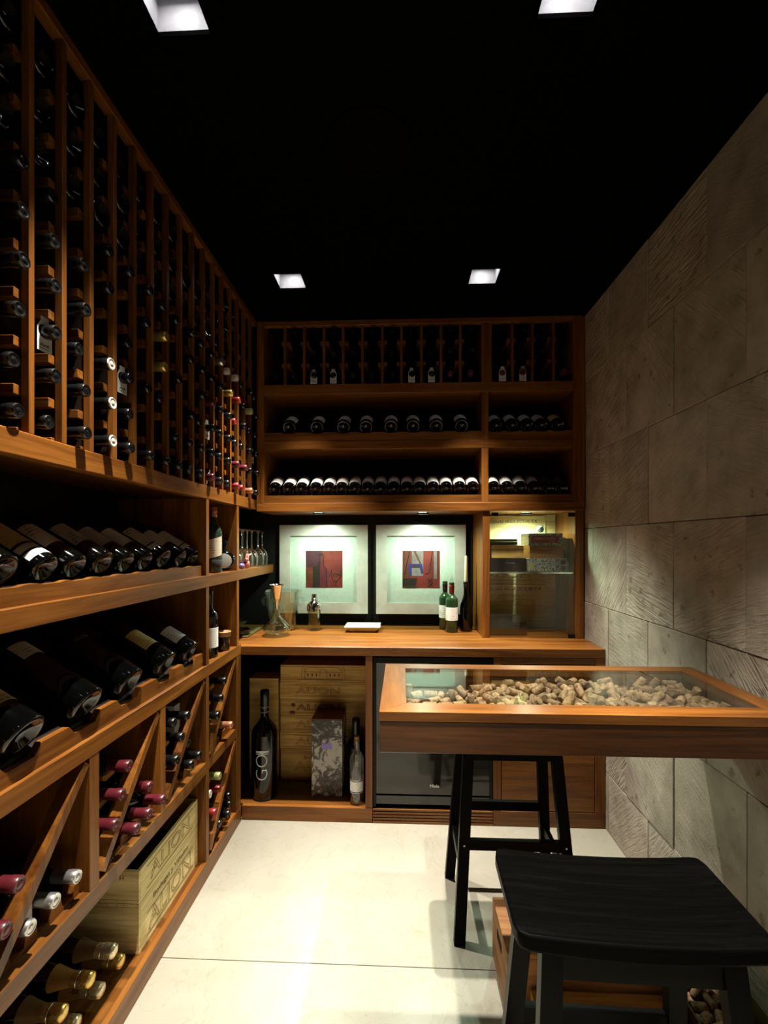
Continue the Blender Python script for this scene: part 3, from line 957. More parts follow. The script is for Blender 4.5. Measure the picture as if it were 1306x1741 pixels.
kind('opened', bordeaux(0.0370, 0.300, 0.190, 0.232, 0.0142), (0.0142, 0.235, 0.282), [(0.0370, 0.072, 0.150, 80)], 'green_glass', 30)
kind('candle_holder', bordeaux(0.0380, 0.300, 0.130, 0.235, 0.0150), (0.0150, 0.262, 0.300), [], seg=28)
def bottle(k, loc, axis, up, label, group=None, cap=None, labs=None, name='wine_bottle', cat='bottle', scale=1.0):
    K = BK[k]
    o = bpy.data.objects.new(name, K['glass'])
    m = basis(loc, axis, up)
    if scale != 1.0:
        m = m @ Matrix.Scale(scale, 4)
    link(o)
    o.matrix_world = m
    tag(o, label, cat, group)
    if cap:
        if cap not in K['caps']:
            if cap == 'capsule_tipped':      # dark sleeve with a pale printed end
                pf = [q + ((1,) if n >= 3 else (0,)) for n, q in enumerate(cap_prof(*K['cap']))]
                K['caps'][cap] = lathe('capsule', pf, None, 16, smooth=50, mats=['capsule_black', 'capsule_white'])
            else:
                K['caps'][cap] = lathe('capsule', cap_prof(*K['cap']), cap, 16, smooth=50)
        link(bpy.data.objects.new('capsule', K['caps'][cap]), o)
    for i, lm in enumerate(labs or []):
        if lm is None:
            continue
        key = (i, lm)
        if isinstance(lm, tuple):
            mm, z0, z1, ha = lm
            r = K['labels'][0][0]
        else:
            mm = lm
            r, z0, z1, ha = K['labels'][i]
        if key not in K['labs']:
            h = math.radians(ha)
            K['labs'][key] = lathe('label', [(r + 0.0003, z0), (r + 0.0006, z0 + 0.0004), (r + 0.0006, z1 - 0.0004), (r + 0.0003, z1)], mm, 14, -h, h)
        link(bpy.data.objects.new('paper_label', K['labs'][key]), o)
    return o
CAPW = {'capsule_black': 'black', 'capsule_burgundy': 'burgundy', 'capsule_red': 'red', 'capsule_copper': 'copper', 'capsule_gold': 'gold', 'capsule_silver': 'silver',
        'capsule_white': 'white', 'capsule_olive': 'olive', 'capsule_yellow': 'pale yellow', 'capsule_tipped': 'pale-tipped black'}
# hanging paper neck tags
def neck_tag(loc, face, label, lean=0.0, text=True):
    """white card with a round hole; face = direction it faces"""
    wv, hv, hole = 0.019, 0.082, 0.0165
    vs, fs = [], []
    n = 20
    cz = hv - 0.034
    outer = [(-wv, 0), (wv, 0), (wv, hv - 0.026), (wv * 0.52, hv - 0.010), (wv * 0.52, hv), (-wv * 0.52, hv), (-wv * 0.52, hv - 0.010), (-wv, hv - 0.026)]
    def edge(t):
        # point on the outline in direction t seen from the hole centre
        d = (math.cos(t), math.sin(t))
        best = None
        for a, b in zip(outer, outer[1:] + outer[:1]):
            ax, az = a[0], a[1] - cz
            ex, ez = b[0] - a[0], b[1] - a[1]
            den = d[0] * ez - d[1] * ex
            if abs(den) < 1e-9:
                continue
            s = (ax * ez - az * ex) / den
            q = (ax * d[1] - az * d[0]) / den
            if s > 0 and -1e-6 <= q <= 1 + 1e-6 and (best is None or s < best):
                best = s
        return d[0] * best, d[1] * best + cz
    angs = sorted([math.atan2(p[1] - cz, p[0]) % (2 * math.pi) for p in outer] + [2 * math.pi * k / n for k in range(n)])
    n = len(angs)
    for y in (-0.0006, 0.0006):
        for t in angs:
            vs.append((hole * math.cos(t), y, cz + hole * math.sin(t)))
        for t in angs:
            e = edge(t)
            vs.append((e[0], y, e[1]))
    for k in range(n):
        k2 = (k + 1) % n
        fs.append((k, k2, n + k2, n + k))
        fs.append((2 * n + k, 2 * n + k2, 3 * n + k2, 3 * n + k))
        fs.append((k, k2, 2 * n + k2, 2 * n + k))
        fs.append((n + k, n + k2, 3 * n + k2, 3 * n + k))
    if 'tag' not in BK:
        BK['tag'] = mesh('neck_tag', vs, fs, 'white_card')
    o = bpy.data.objects.new('neck_tag', BK['tag'])
    f = Vector(face).normalized()
    z = Vector((0, 0, 1))
    x = z.cross(-f)
    m = Matrix((x, -f, z)).transposed().to_4x4() @ Matrix.Rotation(lean, 4, 'X') @ Matrix.Translation((0, 0, -cz))
    m.translation = Vector(loc) + (m.to_3x3() @ Vector((0, 0, -cz)) if False else Vector((0, 0, 0))) + m.translation * 1.0
    link(o)
    o.matrix_world = m
    tag(o, label, 'price tag', 'white paper tags hung on bottle necks')
    if text:
        # scribbled mark and a thin rule, too small to read
        if 'tag_mark' not in BK:
            BK['tag_mark'] = tube('mark', [(-0.011, -0.0009, 0.012), (-0.008, -0.0009, 0.019), (-0.005, -0.0009, 0.012), (-0.001, -0.0009, 0.017), (0.003, -0.0009, 0.012), (0.007, -0.0009, 0.018), (0.011, -0.0009, 0.013)], 0.0011, 'ink', 5)
            BK['tag_rule'] = tube('rule', [(-0.012, -0.0009, 0.007), (0.012, -0.0009, 0.007)], 0.0006, 'ink', 5)
        put(o, 'printed_mark', BK['tag_mark'], (0, 0, 0), True)
        put(o, 'printed_mark', BK['tag_rule'], (0, 0, 0), True)
    return o

# ---- tall rack on the left wall
SPECIAL = {(6, 4): 'capsule_gold', (6, 3): 'capsule_gold', (13, 5): 'capsule_white', (13, 4): 'capsule_red', (13, 3): 'capsule_red', (12, 5): 'capsule_white', (12, 4): 'capsule_gold',
           (13, 0): 'capsule_red', (14, 0): 'capsule_red', (15, 0): 'capsule_copper', (15, 4): 'capsule_yellow', (13, 1): 'capsule_burgundy', (14, 1): 'capsule_burgundy',
           (10, 0): 'capsule_burgundy', (10, 3): 'capsule_burgundy', (3, 0): 'capsule_tipped', (3, 1): 'capsule_tipped', (3, 2): 'capsule_tipped', (11, 5): 'capsule_silver'}
EMPTY = {(3, 3), (4, 4), (5, 1), (7, 2), (8, 3), (2, 5), (6, 1), (7, 4), (5, 3)}
for c in range(17):
    yc = PY0 + PITCH * (c - 0.5)
    for r in range(9):
        if (c, r) in EMPTY:
            continue
        z = ROWZ[r] + RND.uniform(-0.002, 0.002)
        y = yc + RND.uniform(-0.004, 0.004)
        where = '%s column from left, %s row above beam' % (ordinal(c + 1), ordinal(r + 1))
        if r >= 6:
            bottle('rack', (XL - 0.012 + RND.uniform(-0.012, 0.006), y, z), (-1, 0, 0), (0, 0, 1), 'base-outward dark bottle in left rack, ' + where, 'bottles in the tall left rack')
        else:
            cap = SPECIAL.get((c, r), 'capsule_black')
            x = XL + 0.014 + RND.uniform(-0.012, 0.012)
            bottle('rack', (x - 0.300, y, z), (1, 0, 0), (0, 0, 1), '%s-capped bottle in left rack, %s' % (CAPW[cap], where), 'bottles in the tall left rack', cap)
TXT = [(1, 2, 'white paper tag on a bottle neck near the left edge of the picture'), (4, 2, 'white paper tag on a neck in the fifth column of the left rack'),
       (10, 2, 'white paper tag on a neck in the eleventh column of the left rack'), (16, 2, 'white paper tag on a neck in the corner column of the left rack')]
for c, r, lab in TXT:
    neck_tag((XL - 0.012, PY0 + PITCH * (c - 0.5), ROWZ[r]), (1, -0.12, 0), lab)
tg = neck_tag((XL - 0.012, PY0 + PITCH * 9.6, ROWZ[0]), (1, 0.3, 0), 'white paper tag slipped askew at the foot of the left rack', 0.25)

# ---- tilted display bottles
def tilted_left(k, y, xb, zb, label, group, cap, labs, dy=0.0):
    bottle(k, (xb, y, zb), (-CT, dy, ST), (ST, 0, CT), label, group, cap, labs)
DL = ['label_cream', 'label_yellow', 'label_cream', 'label_grey', 'label_grey', 'label_white', 'label_cream', 'label_white', 'label_white']
DN = ['cream', 'yellowed', 'rounded cream', 'grey', 'narrow grey', 'white', 'pale yellow', 'plain white', 'short white']
for i, y in enumerate(DISP):
    r = 0.037 if i % 3 else 0.040
    k = 'bordeaux' if i % 3 else 'burgundy'
    labs = [DL[i]]
    if i == 1:
        labs = [('label_yellow', 0.075, 0.185, 70), ('label_white', 0.020, 0.040, 70), ('label_cream', 0.047, 0.066, 70)]
    elif i == 0:
        labs = [('label_cream', 0.060, 0.150, 60)]
    elif i in (6, 8):
        labs = [('label_cream' if i == 6 else 'label_white', 0.065, 0.165, 62), ('label_white', 0.040, 0.060, 62)]
    else:
        labs = [(DL[i], 0.075, 0.165, 62)]
    tilted_left(k, y, XL - 0.036, 1.346 + r * CT - 0.002, 'tilted wine bottle with %s label, %s from left on upper left display shelf' % (DN[i], ordinal(i + 1)),
                'tilted bottles on the upper left display shelf', 'capsule_black', labs)
ML = [('label_ochre', 0.075, 0.200, 55), ('label_grey', 0.190, 0.245, 40), ('label_dark', 0.200, 0.215, 40), ('label_yellow', 0.080, 0.170, 55), ('label_white', 0.060, 0.140, 62)]
MN = ['large bottle with ochre label cut by the left picture edge, on lower display shelf', 'large dark bottle with small grey label high on its side, lower display shelf',
      'large plain black bottle between two others on the lower display shelf', 'large bottle with broad yellow label on the lower display shelf',
      'large bottle with white label beside the upright post, lower display shelf']
for i, (y, r) in enumerate(MAG):
    bottle('magnum', (XL - 0.012, y, 0.970 + r * CT - 0.012), (-CT, 0, ST), (ST, 0, CT), MN[i], 'large bottles on the lower left display shelf', 'capsule_black', [ML[i]], scale=r / 0.05)

# ---- diagonal bins: necks outward
def bin_bottle(x, y, z, cap, label, cradle=False):
    bottle('rack', (x - 0.300, y, z), (1, 0, 0), (0, 0, 1), label, 'bottles in the diagonal bins', cap)
    if cradle:
        diag_cradle(y, z)
BINS = [('nearest bin', 'capsule_burgundy', [(-0.81, 0.905, 0.715), (-0.81, 0.874, 0.645)], True),
        ('nearest bin', 'capsule_silver', [(-0.835, 1.106, 0.578), (-0.832, 1.030, 0.578), (-0.83, 0.956, 0.578), (-0.880, 0.882, 0.578)], False),
        ('second bin', 'capsule_burgundy', [(-0.81, 1.285, 0.775), (-0.81, 1.252, 0.708), (-0.81, 1.223, 0.639)], True),
        ('second bin', 'capsule_burgundy', [(-0.820, 1.412, 0.643), (-0.797, 1.450, 0.578), (-0.801, 1.375, 0.578), (-0.795, 1.300, 0.578)], False),
        ('third bin', 'capsule_black', [(-0.81, 1.646, 0.784), (-0.82, 1.565, 0.790), (-0.81, 1.602, 0.722), (-0.81, 1.566, 0.655)], True),
        ('third bin', 'capsule_black', [(-0.845, 1.723, 0.643), (-0.817, 1.760, 0.578), (-0.813, 1.686, 0.578), (-0.880, 1.612, 0.578)], False),
        ('corner upper bin', 'capsule_black', [(-0.81, 2.000, 0.805), (-0.81, 1.962, 0.740), (-0.81, 1.925, 0.675)], True),
        ('corner upper bin', 'capsule_copper', [(-0.807, 2.070, 0.573)], False)]
for nm, cap, pts, cr in BINS:
    for q, (x, y, z) in enumerate(pts):
        side = 'above the diagonal board' if cr else 'below the diagonal board'
        bin_bottle(x, y, z, cap, '%s-capped bottle in the %s, %s, %s of its row' % (CAPW[cap], nm, side, ordinal(q + 1)), cr)
LOWB = [(1.965, 0.385, 'capsule_olive', 1), (1.990, 0.312, 'capsule_red', 1), (1.918, 0.330, 'capsule_white', 0), (1.918, 0.250, 'capsule_red', 1),
        (2.108, 0.215, 'capsule_black', 0), (2.146, 0.150, 'capsule_black', 0), (2.070, 0.150, 'capsule_black', 0), (1.996, 0.150, 'capsule_black', 0)]
for q, (y, z, cap, cr) in enumerate(LOWB):
    bin_bottle(-0.82 - 0.012 * (q % 3), y, z, cap, '%s-capped bottle in the corner floor bin, %s counted downward' % (CAPW[cap], ordinal(q + 1)), bool(cr))
for (a, b, z, nn) in ((0.84, 1.146, 0.503, [0.956, 1.03, 1.106]), (1.187, 1.493, 0.503, [1.3, 1.375, 1.45]), (1.529, 1.846, 0.503, [1.686, 1.76]),
                      (1.880, 2.193, 0.498, [2.07]), (1.880, 2.193, 0.078, [1.996, 2.07, 2.146])):
    notched(shelf, 'neck_rail', 'y', a, b, z, z + 0.034, XL - 0.060, XL - 0.030, nn, 0.034, 0.024, 'teak_y', 0.006)
# notebook-sized white card in the first bin
tag(board(None, 'white_card', -0.8775, -0.8760, 0.974, 1.012, 0.5375, 0.625, 'white_card', 0), 'white card standing behind the nearest diagonal board among silver-capped bottles', 'card')
tag(board(None, 'white_carton', -1.10, -0.945, 1.800, 1.844, 0.505, 0.760, 'white_card', 0.001), 'pale upright carton in the third bin beside the post', 'carton')

# ---- champagne on the base deck
CH_BODY = lathe('champagne_bottle', base_prof(0.0435) + [(0.0435, 0.10), (0.0432, 0.125), (0.039, 0.165), (0.029, 0.205), (0.020, 0.238), (0.0165, 0.262), (0.0165, 0.300), (0, 0.300)], 'bottle_glass', 24, smooth=50)
def ch_parts(foil, neck):
    f = [(0.0186, 0.256), (0.0190, 0.268), (0.0184, 0.272), (0.0196, 0.276), (0.0200, 0.290), (0.0192, 0.297), (0.0196, 0.303), (0.0180, 0.310), (0.0110, 0.3135), (0, 0.314)]
    n_ = [(0.0310, 0.2000), (0.0268, 0.2150), (0.0205, 0.240), (0.0180, 0.258), (0.0175, 0.262)]
    return lathe('foil', f, foil, 20, smooth=60), lathe('neck_foil', n_, neck, 20, smooth=60)
CH = {}
def champagne(x, y, z, foil, neck, label, dz=0.0, dy=0.0, text=None):
    ax = Vector((math.cos(dz) * math.cos(dy), math.cos(dz) * math.sin(dy), math.sin(dz)))
    o = bpy.data.objects.new('champagne_bottle', CH_BODY)
    link(o)
    o.matrix_world = basis(Vector((x, y, z)) - ax * 0.314, ax, (0.0, -0.75, 0.65))
    tag(o, label, 'bottle', 'champagne bottles on the floor deck')
    if (foil, neck) not in CH:
        CH[(foil, neck)] = ch_parts(foil, neck)
    fo = link(bpy.data.objects.new('foil', CH[(foil, neck)][0]), o)
    link(bpy.data.objects.new('neck_foil', CH[(foil, neck)][1]), o)
    put(o, 'wire_collar', CH.setdefault('collar', lathe('collar', [(0.0203, 0.2735), (0.0212, 0.2750), (0.0203, 0.2765)], 'steel', 18)), (0, 0, 0), True)
    if text:
        lettering(o, text, 0.016, 'ink', (0.0225, 0, 0.232), (0, 0.0, 1), (0, 1, 0), world=False, bold=0.0003)
    return o
champagne(-0.874, 1.352, 0.125, 'foil_gold', 'foil_brown', 'gold-foiled champagne bottle lying lowest beside the wooden crates')
champagne(-0.876, 1.262, 0.125, 'foil_pale', 'foil_orange', 'gold-foiled champagne bottle with lettered neck band, lower row', text='MOËT')
champagne(-0.882, 1.172, 0.125, 'foil_pale', 'foil_brown', 'pale gold-foiled champagne bottle lying lowest at the picture corner')
champagne(-0.905, 1.080, 0.125, 'foil_gold', 'foil_orange', 'orange-necked champagne bottle cut by the bottom left picture corner')
champagne(-0.867, 1.306, 0.200, 'foil_pale', 'foil_brown', 'silver-gold champagne bottle in the upper row next to the crates')
champagne(-0.875, 1.218, 0.200, 'foil_gold', 'foil_orange', 'orange-necked gold champagne bottle, middle of the upper row')
champagne(-0.885, 1.128, 0.200, 'foil_gold', 'foil_brown', 'brown-necked gold champagne bottle, nearest of the upper row')

# ---- back wall shelves: tilted, base to the front
for i, x in enumerate(BMID):
    r = 0.040 if i < 8 else 0.037
    k = 'burgundy' if i < 8 else 'bordeaux'
    lm = 'label_white' if i < 8 else ('label_yellow' if i == 12 else 'label_grey')
    side = ('%s from left left of the post' % ordinal(i + 1)) if i < 8 else ('%s from left right of the post' % ordinal(i - 7))
    bottle(k, (x, YU + 0.014, 2.072 + r * CT - 0.006), (0, CT, ST), (0, -ST, CT), '%s-labelled tilted bottle on back middle shelf, %s' % ('white' if i < 8 else 'yellow' if i == 12 else 'grey', side),
           'tilted bottles on the back middle shelf', 'capsule_black', [(lm, 0.030, 0.105, 66)])
for i, x in enumerate(BLOW):
    r = 0.037
    lm = 'label_white' if i < 19 else ('label_grey' if i < 20 else 'label_dark')
    side = ('%s from left left of the post' % ordinal(i + 1)) if i < 16 else ('%s from left right of the post' % ordinal(i - 15))
    bottle('bordeaux', (x, YU + 0.014, 1.712 + r * CT - 0.002), (0, CT, ST), (0, -ST, CT), 'tilted dark bottle on back lower shelf, %s' % side,
           'tilted bottles on the back lower shelf', 'capsule_black', [(lm, 0.036, 0.115, 66)])
# ---- back wall top rack: necks outward
for c, x in enumerate(XCOL):
    for r, z in enumerate(BROW):
        cap = 'capsule_black'
        if r == 0 and c in (9, 10, 11, 12, 14):
            cap = 'capsule_burgundy'
        bottle('rack', (x + RND.uniform(-0.004, 0.004), YU - 0.012 + 0.300 + RND.uniform(-0.008, 0.008), z - 0.002), (0, -1, 0), (0, 0, 1),
               '%s-capped bottle in back wall top rack, %s column, %s row from bottom' % (CAPW[cap], ordinal(c + 1), ordinal(r + 1)), 'bottles in the back wall top rack', cap)
for c, lab in ((2, 'leftmost white paper tag on the back wall top rack'), (3, 'second white paper tag from left on the back wall top rack'),
               (7, 'third white paper tag from left on the back wall top rack'), (8, 'fourth white paper tag from left on the back wall top rack'),
               (11, 'white paper tag on a red neck just right of the wide post'), (12, 'rightmost white paper tag on the back wall top rack')):
    neck_tag((XCOL[c], YU - 0.0025, BROW[0]), (0, -1, 0), lab)

# ================================================================== glass-topped cork table fixed to the stone wall
TX0, TX1, TY0, TY1, TZ = -0.058, XR - 0.004, 1.148, 1.605, 1.000
IX0, IX1, IY0, IY1 = 0.013, 0.958, 1.215, 1.550
tb = thing('cork_table', 'narrow high table with a glass top over loose corks, fixed to stone wall', 'table', (0.48, 1.37, 0.89))
def rail(name, poly, grain):
    cx, cy = sum(p[0] for p in poly) / 4, sum(p[1] for p in poly) / 4
    org = (cx, cy, TZ - 0.012)
    put(tb, name, prism(name, poly, 'z', TZ - 0.024, TZ, 'teak_' + grain, org), org)
g = 0.0006
rail('frame_rail', [(TX0, TY0), (TX1, TY0), (IX1 - g, IY0), (IX0 + g, IY0)], 'x')
rail('frame_rail', [(TX0, TY1), (IX0 + g, IY1), (IX1 - g, IY1), (TX1, TY1)], 'x')
rail('frame_rail', [(TX0, TY0 + g), (IX0, IY0 + g), (IX0, IY1 - g), (TX0, TY1 - g)], 'y')
rail('frame_rail', [(TX1, TY0 + g), (TX1, TY1 - g), (IX1, IY1 - g), (IX1, IY0 + g)], 'y')
board(tb, 'apron', TX0 + 0.001, TX1, TY0 + 0.001, TY0 + 0.026, 0.893, TZ - 0.0245, 'walnut', grain='x')
board(tb, 'apron', TX0 + 0.001, TX1, TY1 - 0.026, TY1 - 0.001, 0.893, TZ - 0.0245, 'walnut', grain='x')
board(tb, 'apron', TX0 + 0.001, TX0 + 0.026, TY0 + 0.027, TY1 - 0.027, 0.893, TZ - 0.0245, 'walnut', grain='y')
board(tb, 'apron', TX1 - 0.026, TX1, TY0 + 0.027, TY1 - 0.027, 0.893, TZ - 0.0245, 'walnut', grain='y')
board(tb, 'tray_bottom', TX0 + 0.027, TX1 - 0.027, TY0 + 0.027, TY1 - 0.027, 0.8935, 0.9025, 'walnut', grain='x')
for a in ((IX0 - 0.012, IX1 + 0.012, IY0 - 0.012, IY0 - 0.002), (IX0 - 0.012, IX1 + 0.012, IY1 + 0.002, IY1 + 0.012), (IX0 - 0.012, IX0 - 0.002, IY0, IY1), (IX1 + 0.002, IX1 + 0.012, IY0, IY1)):
    board(tb, 'tray_side', a[0], a[1], a[2], a[3], 0.904, TZ - 0.0245, 'walnut', 0.0)
board(tb, 'glass_top', IX0 + 0.0005, IX1 - 0.0005, IY0 + 0.0005, IY1 - 0.0005, TZ - 0.0055, TZ - 0.0008, 'table_glass', 0)

# corks: each pose is x, y, z in mm then the axis direction in hundredths
def cork_mesh(nm, prof, mats):
    return lathe(nm, prof, None, 10, smooth=45, mats=mats)
CORKS = [cork_mesh('cork', [(0, -0.0220, 0), (0.0108, -0.0220, 0), (0.0119, -0.0208, 0), (0.0121, 0.0, 0), (0.0119, 0.0208, 0), (0.0108, 0.0220, 0), (0, 0.0220, 0)], ['cork', 'cork_end']),
         cork_mesh('cork', [(0, -0.0218, 1), (0.0106, -0.0218, 1), (0.0118, -0.0190, 0), (0.0116, 0.0200, 0), (0.0108, 0.0215, 0), (0, 0.0215, 0)], ['cork', 'cork_end']),
         cork_mesh('cork', [(0, -0.0220, 0), (0.0118, -0.0220, 0), (0.0122, -0.0100, 0), (0.0112, 0.0040, 0), (0.0120, 0.0075, 0), (0.0126, 0.0180, 0), (0.0090, 0.0220, 0), (0, 0.0228, 0)], ['cork', 'cork_end'])]
def cork_matrix(p):
    ax = Vector(p[3:6])
    return basis((p[0] / 1000, p[1] / 1000, p[2] / 1000), ax, ax.orthogonal())
def corks(data, n_single, label, group, pile_label):
    data = sorted(data, key=lambda p: -p[2])
    for i, p in enumerate(data[:n_single]):
        o = bpy.data.objects.new('cork', CORKS[(i * 7) % 5 if (i * 7) % 5 < 3 else 0])
        link(o)
        o.matrix_world = cork_matrix(p)
        tag(o, label, 'cork', group)
    rest = data[n_single:]
    vs, fs = [], []
    src = CORKS[0]
    for p in rest:
        m = cork_matrix(p)
        b = len(vs)
        vs += [m @ v.co for v in src.vertices]
        fs += [tuple(b + k for k in q.vertices) for q in src.polygons]
    o = put(None, 'cork_pile', mesh('cork_pile', vs, fs, ['cork'], 45), (0, 0, 0))
    tag(o, pile_label, 'corks')
    o['kind'] = 'stuff'
